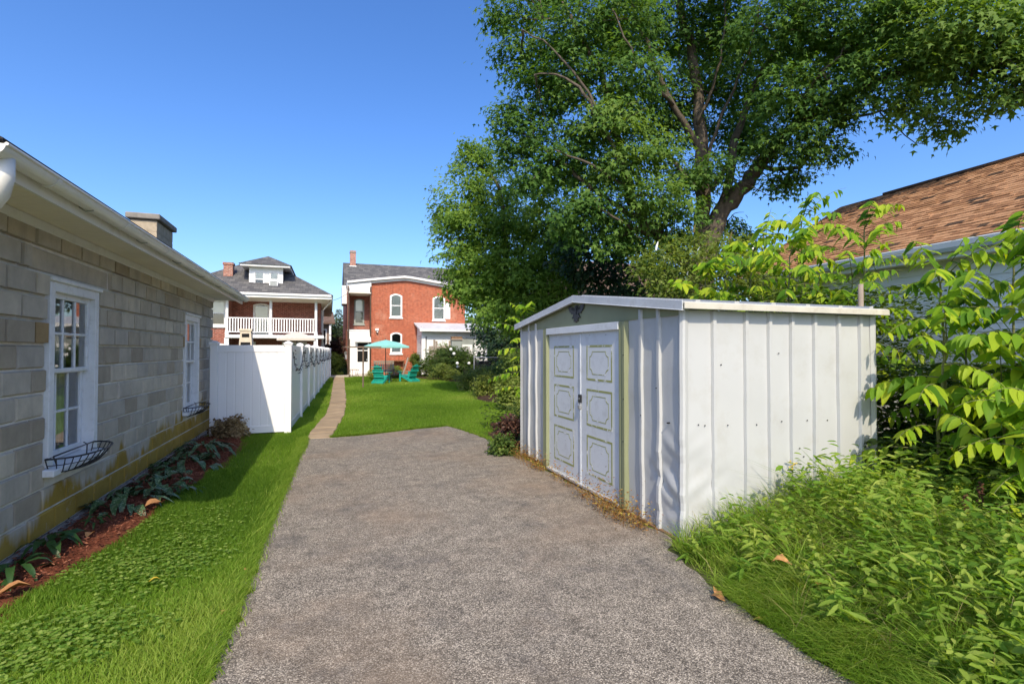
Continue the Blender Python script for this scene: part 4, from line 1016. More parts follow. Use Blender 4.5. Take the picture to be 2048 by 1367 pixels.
# ================================================================== vegetation helpers
PSI = math.atan(364/1020); TH = math.atan(18.5/1020)
def at(px, py, d):
    """world point seen at photograph position (px, py) at forward distance d metres"""
    u = (px-1024)/1020; v = (683.5-py)/1020; f = math.cos(TH)-v*math.sin(TH); z = math.sin(TH)+v*math.cos(TH)
    x = u*math.cos(PSI)+f*math.sin(PSI); y = f*math.cos(PSI)-u*math.sin(PSI); k = d/f
    return np.array([x*k, y*k, 1.64+z*k])
SHAPES = {   # (along, across, up) control points and triangles
 'diamond': ([(0,0,0),(.45,-.5,.08),(1,0,0),(.45,.5,.08)], [(0,1,2),(0,2,3)]),
 'oval': ([(0,0,0),(.3,-.42,.07),(.72,-.36,.05),(1,0,-.08),(.72,.36,.05),(.3,.42,.07),(.5,0,-.03)], [(0,1,6),(1,2,6),(2,3,6),(3,4,6),(4,5,6),(5,0,6)]),
 'maple': ([(0,0,0),(.35,-.62,-.06),(.42,-.2,.05),(1,0,-.1),(.42,.2,.05),(.35,.62,-.06)], [(0,1,2),(0,2,3),(0,3,4),(0,4,5)]),
}
def unit(a): return a/np.maximum(np.linalg.norm(a, axis=1, keepdims=True), 1e-9)
def leafset(P, D, N, L, W, tint, shape='diamond'):
    S, T = SHAPES[shape]; S = np.array(S); T = np.array(T); D = unit(D); X = unit(np.cross(D, N)); N = np.cross(X, D)
    L = np.broadcast_to(np.asarray(L, float), (len(P),)); W = np.broadcast_to(np.asarray(W, float), (len(P),))
    V = P[:,None,:]+S[None,:,0,None]*D[:,None,:]*L[:,None,None]+S[None,:,1,None]*X[:,None,:]*W[:,None,None]+S[None,:,2,None]*N[:,None,:]*L[:,None,None]
    k = len(S); F = (np.arange(len(P))[:,None,None]*k+T[None]).reshape(-1,3)
    return V.reshape(-1,3), F, np.repeat(tint, k)
class Cloud:
    def __init__(self): self.V=[]; self.F=[]; self.T=[]; self.n=0
    def add(self, V, F, T): self.V.append(V); self.F.append(F+self.n); self.T.append(T); self.n += len(V); return self
    def build(self, name, mat, parent=None): return np_mesh(name, np.concatenate(self.V), np.concatenate(self.F), mat, np.concatenate(self.T), parent=parent)
def clump_leaves(cloud, c, rad, nsp, nl, L, r, shape='diamond', base_t=.45, droop=.55, sp_r=.32, squash=.8, wl=.75, shell=.55, flat=.5):
    """a leafy mass: sprays of leaves spread over and through an ellipsoid"""
    d = unit(r.normal(size=(nsp,3))); d[:,2] *= squash
    rr = rad*(shell+(1-shell)*r.random(nsp))*(1+.22*r.normal(size=nsp)*.6)
    C = np.asarray(c)+d*rr[:,None]
    st = base_t+.14*r.normal(size=nsp)
    out = unit(d*np.array([1,1,.6])+r.normal(size=(nsp,3))*.35)
    out[:,2] -= droop*.5
    C = np.repeat(C, nl, 0); O = np.repeat(out, nl, 0); T = np.repeat(st, nl)
    n = len(C); off = r.normal(size=(n,3))*sp_r*.5; off[:,2] *= flat
    P = C+off+O*(r.random((n,1))-.2)*sp_r
    D = O+r.normal(size=(n,3))*.42; D[:,2] -= droop
    N = np.tile([[0,0,1.]], (n,1))+np.repeat(r.normal(size=(nsp,3))*.3, nl, 0)+r.normal(size=(n,3))*.3+O*.6+np.array([-.12,-.55,.2])
    l = L*(.7+.6*r.random(n))
    cloud.add(*leafset(P, D, N, l, l*wl, np.clip(T+.14*r.normal(size=n), 0, 1), shape))
def limb(mb, pts, r0, r1, n=8, jit=0., sub=4, r=None):
    pts = [Vector(p) for p in pts]; out = []
    for i in range(len(pts)-1):
        for k in range(sub):
            t = k/sub; p0, p1, p2, p3 = pts[max(i-1,0)], pts[i], pts[i+1], pts[min(i+2,len(pts)-1)]
            q = .5*((2*p1)+(p2-p0)*t+(2*p0-5*p1+4*p2-p3)*t*t+(3*p1-p0-3*p2+p3)*t**3)
            if jit and r is not None and (i or k): q = q+Vector(r.normal(size=3))*jit
            out.append(q)
    out.append(pts[-1]); m = len(out)
    mb.tube(out, [r0+(r1-r0)*(i/(m-1))**.8 for i in range(m)], n); return out

# ================================================================== the large maple
r = np.random.default_rng(11)
base = Vector((9.75, 11.5, -.05))
maple = empty('maple_tree', base, 'huge maple tree spreading over and behind the white shed', 'tree')
tr = MB(); LIMBS = []
def TL(path, r0, r1, n=8): LIMBS.extend(limb(tr, path, r0, r1, n, .03, 5, r))
J = Vector(at(1402,520,14))
TL([base, Vector((9.7,11.48,1.6)), J], .46, .36, 14)
TL([J-Vector((0,0,.4)), at(1405,430,14), at(1400,300,14.1), at(1392,150,14.2), at(1350,-10,14.4), at(1330,-160,14.5)], .27, .07, 10)
TL([J-Vector((0,0,.35)), at(1440,430,13.8), at(1485,375,13.5), at(1515,335,13.2), at(1580,265,12.6), at(1680,195,11.8), at(1820,135,10.8), at(1960,105,9.9)], .29, .05, 10)
TL([at(1440,430,13.8), at(1455,370,13.9), at(1470,280,13.8), at(1510,170,13.4), at(1570,70,13), at(1630,-40,12.6)], .15, .05, 8)
TL([J-Vector((0,0,.5)), at(1330,480,13.6), at(1280,430,13.2), at(1250,360,13.0), at(1235,270,12.8), at(1200,150,12.6), at(1140,30,12.6)], .22, .05, 9)
TL([at(1290,440,13.2), at(1230,410,12.9), at(1150,350,12.8), at(1080,290,12.9)], .09, .03)
TL([at(1400,300,14.1), at(1340,200,13.6), at(1290,90,13.4), at(1260,-20,13.2)], .10, .04)
TL([at(1515,335,13.2), at(1600,330,12.8), at(1680,250,12.2), at(1760,225,11.6), at(1850,235,11)], .07, .015)
TL([at(1580,265,12.6), at(1640,150,12), at(1760,50,11), at(1850,-40,10.4)], .10, .03)
for pth in ([(1240,330,12.2),(1190,210,11.9),(1120,110,11.8),(1045,60,12)],[(1195,230,12),(1140,165,11.8),(1070,150,12)],[(1345,210,13.2),(1275,120,11.8),(1225,20,11.6)],[(1410,330,13.6),(1455,200,13.2),(1500,90,12.6),(1530,-20,12)],[(1260,380,12.6),(1180,330,12),(1110,300,12)],[(1600,240,12.2),(1640,150,11.4),(1700,90,10.9)],[(1395,250,13.8),(1440,120,13.4),(1450,0,13)],[(1300,470,13),(1240,440,12.2),(1190,400,12)]):
    TL([at(*q) for q in pth], .055, .014, 6)
TL([at(1400,400,14), at(1480,300,15), at(1560,180,15.5), at(1650,60,16)], .10, .03)
TL([at(1400,380,14), at(1300,280,15.4), at(1180,160,16)], .09, .03)
CL = [(1035,30,13.0,.85),(1040,110,13.2,.8),(1085,190,13,.85),(1150,50,12.4,1.0),(1250,30,12.4,1.1),(1150,150,12.6,1.0),(1260,140,12.2,1.0),(1350,50,12.4,1.1),(1450,45,12.4,1.2),(1550,45,12.,1.2),(1650,45,11.6,1.1),(1740,40,11,1.0),(1835,40,10.4,.95),(1930,55,9.8,.9),(2030,50,9.3,.85),
 (2045,130,9.3,.5),(1965,125,9.8,.55),(1880,130,10.2,.6),(1780,140,10.8,.75),(1680,165,11.4,.8),(1570,180,12,.95),(1460,160,12.4,1.0),(1350,190,12.8,1.0),(1640,245,11.8,.6),(1700,225,11.5,.4),(1565,290,12.3,.7),(1480,270,12.8,.85),(1625,295,12,.34),(1670,300,11.9,.2),
 (1850,215,10.6,.30),(1905,250,10.4,.26),(1800,205,10.8,.30),(2005,190,9.6,.26),(1925,190,10,.22),(2040,185,9.3,.2),(1560,362,12.9,.30),(1590,358,12.8,.2),(1515,300,12.8,.5),
 (1420,345,13.2,.7),(1390,260,13.2,.8),(1310,300,12.2,.75),(1235,240,12.1,.8),(1300,390,12.2,.75),(1240,330,12.2,.7),(1360,420,12.8,.6),(1190,400,12.6,.8),(1130,300,12.8,.85),(1060,260,13.2,.75),(1015,230,13.5,.5),(1020,300,13.6,.6),(1080,350,13,.75),(1150,430,12.8,.7),(1230,470,12.8,.7),(1300,500,13.2,.6),(1460,455,14,.35),(1482,480,14,.25),(1350,470,13.6,.45),(1190,250,12.6,.8),
 (1250,60,15.5,1.4),(1420,110,16,1.5),(1600,110,15.5,1.4),(1120,120,15.5,1.2),(1500,230,15.5,1.1),(1300,220,15.5,1.3),(1180,330,15,1.2),(1380,350,15.5,.8),(1740,90,14,1.2),(1880,90,13,1.0),(1260,440,15,1.0),
 (1250,-80,13,1.5),(1450,-100,13,1.6),(1650,-100,12,1.6),(1850,-90,11,1.4),(2030,-70,10,1.3),(1100,-60,13.5,1.2),(2180,40,9,1.0),(2140,130,9,.6)]
cl = Cloud()
for (px, py, d, rad) in CL:
    if 1330 < px < 1530 and -20 < py < 330 and d < 14: d += 1.8
    c = at(px, py, d); light = .70 if (1200 < px < 1330 and 220 < py < 420) or (px > 1780 and py > 0) else .42  # sunlit stretches of the crown put into the colour as a lighter leaf tint
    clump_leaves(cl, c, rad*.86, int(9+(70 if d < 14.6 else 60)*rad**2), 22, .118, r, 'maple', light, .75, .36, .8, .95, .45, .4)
    dl = [(Vector(c)-q).length for q in LIMBS]; q = LIMBS[int(np.argmin(dl))]
    mid = (q+Vector(c))/2+Vector((0,0,-.15*rad)); limb(tr, [q, mid, c], .035, .012, 5, .02, 3, r)
    for _ in range(3):
        e = Vector(c)+Vector(r.normal(size=3))*rad*.6; limb(tr, [mid, (mid+e)/2+Vector((0,0,.1)), e], .016, .005, 4, .02, 2, r)
# bare twig hanging under the right limb
for a in ([(1515,335),(1545,365),(1570,395)], [(1545,365),(1560,382),(1585,385)], [(1760,225),(1800,262),(1830,285),(1855,290)], [(2010,190),(2005,225),(2000,240)]):
    limb(tr, [at(x, y, 11.5 if x > 1700 else 13) for x, y in a], .02, .005, 5, .01, 3, r)
adopt(tr.build('trunk', M['bark'], smooth=True, recalc=False), maple)
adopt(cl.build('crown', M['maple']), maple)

# ---- lighter young maple on the left of it
base = Vector((7.2, 17.5, 0)); m2 = empty('maple_tree', base, 'lighter green young maple in front of the red house, left of the huge one', 'tree')
tr = MB(); cl = Cloud(); LIMBS = []
TL([base, at(1015,600,18.6), at(1010,480,18.6), at(1000,380,18.6), at(960,330,18.6)], .2, .04)
TL([at(1012,560,18.6), at(1060,480,18.2), at(1085,400,18)], .10, .03); TL([at(1014,590,18.6), at(950,520,18), at(910,460,17.8)], .09, .03)
for (px, py, d, rad) in [(945,330,18.4,.65),(985,310,18.8,.6),(925,390,18,.8),(985,390,18.2,.9),(900,450,17.8,.6),(945,460,17.4,.9),(1010,460,17.8,1.0),(910,520,17.8,.75),(960,545,17.3,.95),(1030,540,17.4,1.0),(1085,385,17.8,.5),(1085,440,17.5,.8),(1130,445,17.8,.6),(1145,490,17.6,.6),(1100,505,17.2,.85),(1130,560,17.4,.75),(1075,580,17.2,.85),(1000,610,17.3,.85),(950,580,17.6,.5),(1050,650,17.4,.6),(915,570,17.8,.4),(1100,630,17.6,.6),
    (1020,420,20,1.3),(960,490,20,1.2),(1080,520,20,1.3),(1000,570,20,1.2),(890,425,18,.3),(935,300,18.5,.3),(1075,360,18,.3),(1120,600,18,.6)]:
    c = at(px, py, d)
    clump_leaves(cl, c, rad, int(10+64*rad**2), 25, .138, r, 'maple', .5 if d < 19 else .3, .75, .34, .95, .8, .5, .5)  # back clumps tinted darker, painting in the shade inside the crown
    q = LIMBS[int(np.argmin([(Vector(c)-q).length for q in LIMBS]))]; limb(tr, [q, (q+Vector(c))/2+Vector((0,0,-.1)), c], .03, .01, 5, .02, 3, r)
adopt(tr.build('trunk', M['bark'], smooth=True, recalc=False), m2); adopt(cl.build('crown', M['maple_lt']), m2)

# ---- dark evergreens behind the shed
def simple_tree(name, label, base, clumps, mat, L, group=None, nsp=50, nl=16, shape='diamond', bt=.4, cat='tree', trunk=.14, **k):
    t = empty(name, base, label, cat, group); tr = MB(); cl = Cloud(); b = Vector(base)
    tops = sorted(clumps, key=lambda c: -c[2]); top = Vector(tops[0][:3])
    main = limb(tr, [b-Vector((0,0,.05)), b*.6+Vector((top.x,top.y,b.z))*.4+Vector((0,0,(top.z-b.z)*.5)), top], trunk, trunk*.2, 8, .02, 5, r)
    for (x, y, z, rad) in clumps:
        clump_leaves(cl, (x,y,z), rad, int(8+nsp*rad**2), nl, L, r, shape, bt, **k)
        q = main[int(np.argmin([(Vector((x,y,z))-p).length for p in main]))]
        if (Vector((x,y,z))-q).length > .15: limb(tr, [q, (q+Vector((x,y,z)))/2, (x,y,z)], trunk*.25, trunk*.08, 5, .01, 2, r)
    adopt(tr.build('trunk', M['bark'], smooth=True, recalc=False), t); adopt(cl.build('crown', mat), t); return t
def PXC(lst): return [(*at(px,py,d), rad) for px,py,d,rad in lst]
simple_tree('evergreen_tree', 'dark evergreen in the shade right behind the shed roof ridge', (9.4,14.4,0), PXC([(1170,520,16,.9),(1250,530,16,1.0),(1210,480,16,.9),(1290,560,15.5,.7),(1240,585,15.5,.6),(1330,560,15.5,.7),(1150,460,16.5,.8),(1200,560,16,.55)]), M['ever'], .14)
simple_tree('evergreen_tree', 'dark evergreen at the back of the garden beyond the chain link fence', (10.5,27,0), PXC([(1000,640,29,1.3),(1030,600,29,1.4),(1060,660,28,1.4),(1000,690,29,1.2),(1040,700,28,1.2),(1100,640,28,1.5),(975,660,31,.9),(1090,690,27,1.3),(1020,560,30,1.3),(1150,640,27,1.5)]), M['ever'], .2, nsp=22)
simple_tree('evergreen_tree', 'dark bushy tree between the sunroom and the brown house', (14.5,40,0), PXC([(1000,650,45,2.),(980,600,46,2.),(1050,680,44,2.2),(960,690,46,1.2),(1010,710,44,1.6),(1060,620,44,2.2)]), M['ever'], .28, nsp=14)

# ================================================================== shrubs of the border and the house fronts
def shrub(label, x, y, w, h, mat, L, d=None, n=7, nm='shrub', group=None, bt=.45, cat='shrub', nsp=120, **k):
    d = d or w; cl = []
    for i in range(n):
        a = 2*math.pi*i/n+r.random(); q = .55*r.random()**.3 if i else 0
        rad = min(w, h)*(.26+.10*r.random()); z = max(rad*.8, h*(.42+.40*r.random())-(.1*h if i else 0))
        cl.append((x+w*.5*q*1.2*math.cos(a), y+d*.5*q*1.2*math.sin(a), min(z, h-rad*.75), rad))
    for i in range(max(3, n//2)):
        a = 2*math.pi*i/max(3, n//2)+.5; rad = min(w,h)*.25; cl.append((x+w*.36*math.cos(a), y+d*.36*math.sin(a), rad*.75, rad))
    return simple_tree(nm, label, (x,y,0), cl, mat, L, group, nsp, 14, 'diamond', bt, cat, .03, **k)
BG = 'shrubs of the border bed'
KW = dict(sp_r=.16, droop=.25, shell=.6)
hyd = shrub('large dark green flowering shrub, biggest of those in front of the sunroom', 7.15, 30.2, 2.6, 2.2, M['shrub'], .085, n=10, group=BG, bt=.28, nsp=150, **KW)
shrub('rounded dark shrub at the corner of sunroom and brick wall', 6.1, 31.6, 1.7, 1.9, M['shrub'], .085, group=BG, bt=.38, nsp=150, **KW)
shrub('low lime tipped shrub right of the teal chairs', 6.15, 28.4, 2.1, 1.0, M['shrub_lime'], .075, group=BG, bt=.38, nsp=190, **KW)
shrub('small reddish shrub between the dark shrub and the lime ones', 7.0, 25.6, .75, .7, M['drybush'], .06, n=5, group=BG, bt=.3, nsp=260, **KW)
shrub('rounded lime green shrub left of two at the bed edge', 5.75, 20.9, 1.35, 1.0, M['shrub_lime'], .065, n=9, group=BG, bt=.42, nsp=260, **KW)
shrub('wide lime green shrub nearest the lawn edge', 5.55, 17.9, 1.35, .95, M['shrub_lime'], .06, n=9, group=BG, bt=.52, nsp=260, **KW)
shrub('loose olive shrub in front of the chain link fence', 7.2, 22.0, 1.3, 1.1, M['shrub'], .07, group=BG, bt=.7, nsp=200, **KW)
shrub('bright green leafy shrub beside the shed front corner', 5.1, 13.6, 1.15, 1.0, M['bush'], .075, n=9, group=BG, bt=.5, nsp=260, **KW)
shrub('tall dark viny shrub behind the bright green one', 5.9, 14.8, 1.5, 2.0, M['shrub'], .075, n=11, group=BG, bt=.55, nsp=170, **KW)
shrub('low yellow green plant beneath the tall viny shrub', 4.6, 11.6, .8, .5, M['bush'], .055, n=5, group=BG, bt=.7, nsp=300, **KW)
shrub('dark red leaved plant at the shed door side corner', 2.78, 7.95, .42, .62, M['purple'], .05, n=6, bt=.5, nsp=500, sp_r=.09, droop=.2)
shrub('small dark green plant at the foot of the shed corner', 2.62, 7.72, .38, .3, M['shrub'], .05, n=5, bt=.4, nsp=500, sp_r=.08, droop=.3)
shrub('leafy vine climbing the red house corner', 5.55, 35.0, .6, 2.1, M['shrub'], .09, d=.4, n=8, bt=.55, nsp=220, **KW)
shrub('purple leaved bush between the two brick houses', .35, 42.5, 2.6, 2.9, M['purple'], .11, n=11, bt=.45, nsp=70, **KW)
shrub('clipped green round bush beside the fence end', .15, 36.9, 1.5, 1.9, M['bush'], .08, n=9, bt=.5, nsp=170, **KW)
shrub('dark shrub with white flowers beside the house corner', .98, 36.9, 1.15, 1.0, M['ever'], .08, n=7, bt=.5, nsp=220, **KW)
shrub('flowering plant below the red house window', 4.1, 34.2, .9, .75, M['bush'], .06, n=6, bt=.4, nsp=320, **KW)
shrub('yellow flowering plant at the house step', 2.55, 33.4, .6, .45, M['shrub_lime'], .05, n=5, bt=.8, nsp=400, **KW)
shrub('rose bush climbing above the old wooden panels', 7.0, 33.2, .9, 2.6, M['bush'], .07, n=6, bt=.4, nsp=90, d=.4, **KW)
shrub('potted leafy plant on top of the grey cabinet', 7.75, 32.85, .8, 2.75, M['shrub'], .06, n=3, bt=.4, nsp=0, d=.3, **KW) if 0 else None
# withered hydrangea by the fence
shrub('withered hydrangea with tan leaves at the fence foot', -1.76, 10.85, .55, .42, M['drybush'], .055, n=8, bt=.45, nsp=420, sp_r=.10, droop=.5)
# flowers on the hydrangea shrub
for i, (x, y, z) in enumerate([(6.55,28.8,1.75),(6.75,28.9,1.5),(6.9,28.7,.95),(7.6,28.7,.95),(7.0,29,.75)]):
    m = MB(); m.lathe([(0,-.1),(.07,-.06),(.10,.0),(.06,.07),(0,.09)], (x,y,z), 8); adopt(m.build('flower_head', M['white_dot'], smooth=True), hyd)
# butterfly bush behind the shed
bb = simple_tree('butterfly_bush', 'loose butterfly bush with pale flower spikes behind the shed', (7.0,8.3,0), PXC([(1330,540,10,.55),(1390,520,10,.6),(1450,530,10,.6),(1500,560,10,.5),(1340,590,10,.5),(1410,580,9.8,.55),(1480,600,9.8,.5),(1390,480,10.2,.22),(1520,520,10.2,.3),(1310,510,10.3,.2),(1470,490,10.2,.3),(1540,590,9.8,.4)]), M['bush'], .10, nsp=190, cat='bush', trunk=.05, sp_r=.26, droop=.2, wl=.42, shell=.25)
for k, (px, py) in enumerate([(1312,500),(1387,465),(1395,510),(1460,480),(1505,500),(1525,485),(1372,560),(1440,545),(1545,520),(1290,575)]):
    p = at(px, py, 9.7); m = MB(); m.tube([p, p+np.array([.02,0,.09]), p+np.array([.05,0,.17])], [.016,.02,.004], 6); adopt(m.build('flower_spike', M['straw' if k % 2 else 'white_dot']), bb)

# ================================================================== tree-of-heaven saplings: stem > frond > leaflets
def leaflet_mesh(i):
    bend = (.10, .22, .32)[i]; b = MB(); w = (.19, .21, .17)[i]
    prof = [(0,.06),(.12,.75),(.35,1.),(.62,.8),(.85,.4),(1,.0)]; V = []; F = []
    for t, k in prof:
        z = -bend*t*t; V += [(t,-w*k,z+.10*w*k),(t,0,z-.02),(t,w*k,z+.10*w*k)]
    for j in range(5):
        a = 3*j; F += [(a,a+3,a+4,a+1),(a+1,a+4,a+5,a+2)]
    b.add(V, F); return b.mesh('leaflet', M['ailan'], smooth=True, recalc=False)
LEAFLETS = [leaflet_mesh(i) for i in range(3)]
def frond(par, p, d, length, npair, L, droop, rr, small=False):
    """arching rachis with paired hanging leaflets"""
    d = Vector(d).normalized(); pts = []; tang = []; q = Vector(p); n = 14
    for i in range(n+1):
        pts.append(q.copy()); dd = (d+Vector((0,0,-droop*(i/n)**1.3*1.5))).normalized(); tang.append(dd); q = q+dd*(length/n)
    f = MB(); f.tube(pts, [.006-.0045*i/n for i in range(n+1)], 5); fo = f.build('frond', M['twig'], par, smooth=True, recalc=False); fo.matrix_parent_inverse = Matrix.Translation(-Vector(par.location))
    for i in range(npair):
        t = .22+.78*(i+.3)/npair; k = min(n, int(t*n)); c = pts[k]; tg = tang[k]
        side = tg.cross(Vector((0,0,1))).normalized()
        sc = L*(1.-.45*max(0, t-.55)/.45)*rr.uniform(.85, 1.1)*(.75+.5*min(1, i/3))
        for s in (-1, 1):
            dr = (side*s*rr.uniform(.55,.95)+tg*rr.uniform(.2,.5)+Vector((0,0,-rr.uniform(.25,.95)))).normalized()
            up = (Vector((-.15,-.65,.75))+side*s*.45+tg*.2); up = (up-dr*up.dot(dr)).normalized(); y = up.cross(dr)
            o = bpy.data.objects.new('leaflet', rr.choice(LEAFLETS)); COL.objects.link(o); o.parent = fo
            mt = Matrix((dr, y, up)).transposed().to_4x4(); mt.translation = c; o.matrix_basis = mt @ Matrix.Scale(sc, 4)
    return fo
rr = random.Random(21)
def sapling(label, base, top, nfr, L, flen, npair, group, dirs=None, z0=.3, r0=.022):
    t = empty('sapling', base, label, 'sapling', group)
    b, tp = Vector(base), Vector(top); st = MB(); pth = limb(st, [b, b.lerp(tp,.5)+Vector((rr.uniform(-.06,.06), rr.uniform(-.06,.06), .05)), tp], r0, .008, 8, .004, 8, r)
    adopt(st.build('stem', M['twig'], smooth=True, recalc=False), t)
    for i in range(nfr):
        f = z0+(1-z0)*min(1, (i+.5)/(nfr-3)); p = pth[min(len(pth)-1, int(f*(len(pth)-1)))]
        a = (dirs[i % len(dirs)] if dirs else i*137.5)+rr.uniform(-22, 22); el = rr.uniform(.0, .55)+.5*(f > .85)+.8*(i >= nfr-3)
        frond(t, p, (math.cos(R(a)), math.sin(R(a)), el), flen*rr.uniform(.7,1.15)*(.75 if f > .9 else 1), npair+rr.randint(-1,0), L*rr.uniform(.68,1.12), rr.uniform(.4,1.0), rr)
    return t
SG = 'tree of heaven saplings beside the shed'
# near thicket at the right edge (towards camera and shed wall)
WEST = [180,225,265,300,200,150,240,280]
sapling('vigorous bright sapling whose leaflets shade the shed wall', (5.45,3.2,0), (5.3,3.05,1.75), 21, 0.206, 0.73, 7, SG, WEST, .12)
sapling('tall bright sapling just beyond the shed corner', (5.8,3.45,0), (5.65,3.3,2.3), 21, 0.195, 0.82, 7, SG, WEST, .25)
sapling('low sapling with biggest leaflets at the right frame edge', (5.35,2.45,0), (5.2,2.3,1.15), 16, .21, .75, 7, SG, [190,230,280,160,250,130], .1)
sapling('tall sapling at the right frame edge before the white siding', (6.1,2.75,0), (5.9,2.6,2.45), 21, 0.212, 0.87, 7, SG, WEST, .2)
sapling('middle sapling filling the gap behind the near leaves', (6.6,3.6,0), (6.4,3.5,2.0), 21, 0.201, 0.87, 7, SG, WEST, .15)
sapling('dense low sapling between shed corner and frame edge', (5.75,2.9,0), (5.7,2.85,1.35), 21, 0.218, 0.77, 7, SG, WEST, .1)
sapling('leafy sapling nearest the white siding, partly hidden', (6.9,3.0,0), (6.8,2.9,2.2), 21, 0.201, 0.87, 7, SG, WEST, .2)
sapling('short sapling overhanging the weeds at the right edge', (4.95,2.2,0), (4.95,2.15,.8), 13, .19, .62, 6, SG, [180,225,265,300,140], .1)
# saplings seen over the shed roof
OV = [200,250,300,150,230,330,270]
sapling('bright sapling rising over the middle of the shed roof', (6.2,6.3,0), (6.1,6.1,3.15), 21, 0.201, 0.87, 7, SG, OV, .45)
sapling('tallest bright sapling before the brown roof', (6.75,5.9,0), (6.7,5.75,3.6), 21, 0.201, 0.92, 7, SG, OV, .4)
sapling('bright sapling over the right end of the shed roof', (7.1,5.2,0), (7.05,5.05,3.35), 21, 0.201, 0.92, 7, SG, OV, .4)
sapling('bushy sapling behind the grey pole above the shed', (6.5,4.9,0), (6.4,4.75,2.6), 21, 0.201, 0.87, 7, SG, OV, .35)
sapling('sapling left of the tallest, over the shed ridge', (6.6,7.1,0), (6.45,7.0,3.2), 21, 0.201, 0.87, 7, SG, OV, .45)
sapling('sapling between the butterfly bush and the other saplings', (5.9,7.0,0), (5.8,6.8,2.8), 21, 0.189, 0.82, 7, SG, OV, .45)
sapling('bright sapling in front of the far corner of the brown roof', (6.05,5.5,0), (6.0,5.35,2.95), 21, 0.195, 0.87, 7, SG, OV, .4)
sapling('sapling before the brown roof corner, a little farther back', (6.9,6.7,0), (6.85,6.6,3.35), 21, 0.195, 0.92, 7, SG, OV, .4)
sapling('sapling at the right frame edge reaching above the gutter', (7.3,3.6,0), (7.25,3.5,2.75), 21, 0.212, 0.92, 7, SG, WEST, .3)
sapling('slender sapling filling the gap behind the shed rear corner', (7.3,6.4,0), (7.3,6.3,3.0), 21, 0.201, 0.92, 7, SG, OV, .35)
sapling('upper right sapling against the siding', (6.3,2.9,0), (6.25,2.75,2.6), 21, 0.212, 0.87, 7, SG, WEST, .5)
sapling('small sapling left of the shed front corner', (3.75,9.7,0), (3.6,9.4,2.3), 15, .13, .75, 8, SG, [180,220,260,150,200,120], .35)
# ================================================================== grass, weeds
def blades(cloud, P, h, w, lean, r, tint, bend=.5, seg=2, az=None):
    """grass blades rooted at P: curved tapering ribbons"""
    n = len(P); a = r.random(n)*2*np.pi if az is None else az
    f = np.stack([np.cos(a), np.sin(a), np.zeros(n)], 1); tw = r.random(n)*np.pi*2
    s = np.stack([np.cos(tw), np.sin(tw), np.zeros(n)], 1); rows = []
    for i in range(seg+1):
        t = i/seg; p = P+f*(lean*h*(t*.35+bend*t*t))[:,None]; p = p.copy(); p[:,2] += h*t*(1-.28*lean*t*t)
        if i < seg: k = (w*(1-.55*t)*.5)[:,None]; rows += [p-s*k, p+s*k]
        else: rows += [p]
    V = np.stack(rows, 1); m = V.shape[1]; T = []
    for i in range(seg-1): a0 = 2*i; T += [(a0,a0+1,a0+3),(a0,a0+3,a0+2)]
    T.append((2*seg-2, 2*seg-1, 2*seg)); T = np.array(T)
    F = (np.arange(n)[:,None,None]*m+T[None]).reshape(-1,3)
    cloud.add(V.reshape(-1,3), F, np.repeat(np.clip(tint,0,1), m))
def patchy(x, y, s, seed):
    """smooth patchiness in 0..1"""
    q = np.random.default_rng(seed); v = np.zeros(len(x))
    for k in range(7):
        a = q.random()*6.28; f = s*(.6+1.6*q.random()); v += np.sin(x*f*math.cos(a)+y*f*math.sin(a)+q.random()*6.28)
    return np.clip(.5+v/7, 0, 1)
def free_lawn(x, y, edge=0.):
    ok = inside(LAWN, x, y)
    for P in (DRIVE, PATHPOLY, BED1, BED2): ok &= ~inside(P, x, y)
    return ok
def scat(n, x0, x1, y0, y1, r): return r.uniform(x0,x1,n), r.uniform(y0,y1,n)
r = np.random.default_rng(31)
g = Cloud()
# near strip on the left of the drive
def lawn_zone(n, x0, x1, y0, y1, h, w, seg, lean=.6, drop=None, tshift=0.):
    x, y = scat(n, x0, x1, y0, y1, r); ok = free_lawn(x, y)
    if drop is not None: ok &= drop(x, y)
    x, y = x[ok], y[ok]; p = patchy(x, y, 2.2, 4); p2 = patchy(x, y, .8, 9); m = len(x)
    hh = h*(.55+.6*r.random(m))*(.75+.5*p); t = .02+.62*p2+.16*p+.12*r.normal(size=m)+tshift+(r.random(m) < .05)*.5
    blades(g, np.stack([x,y,np.full(m,.0)],1), hh, w*(.7+.6*r.random(m)), lean*(.3+r.random(m)), r, t, seg=seg)
lawn_zone(60000, -2.3, -.35, 1.2, 4.6, .062, .0055, 2, .9)
lawn_zone(65000, -2.3, -.3, 4.2, 8.0, .06, .006, 2, .8)
lawn_zone(36000, -2.3, .1, 7.6, 12.5, .055, .008, 1, .7)
lawn_zone(120000, -1, 6.5, 9.4, 15.5, .05, .011, 1, .7)
lawn_zone(95000, -1, 7.8, 15, 24, .05, .018, 1, .7)
lawn_zone(60000, -1, 8, 23.5, 35, .06, .03, 1, .7)
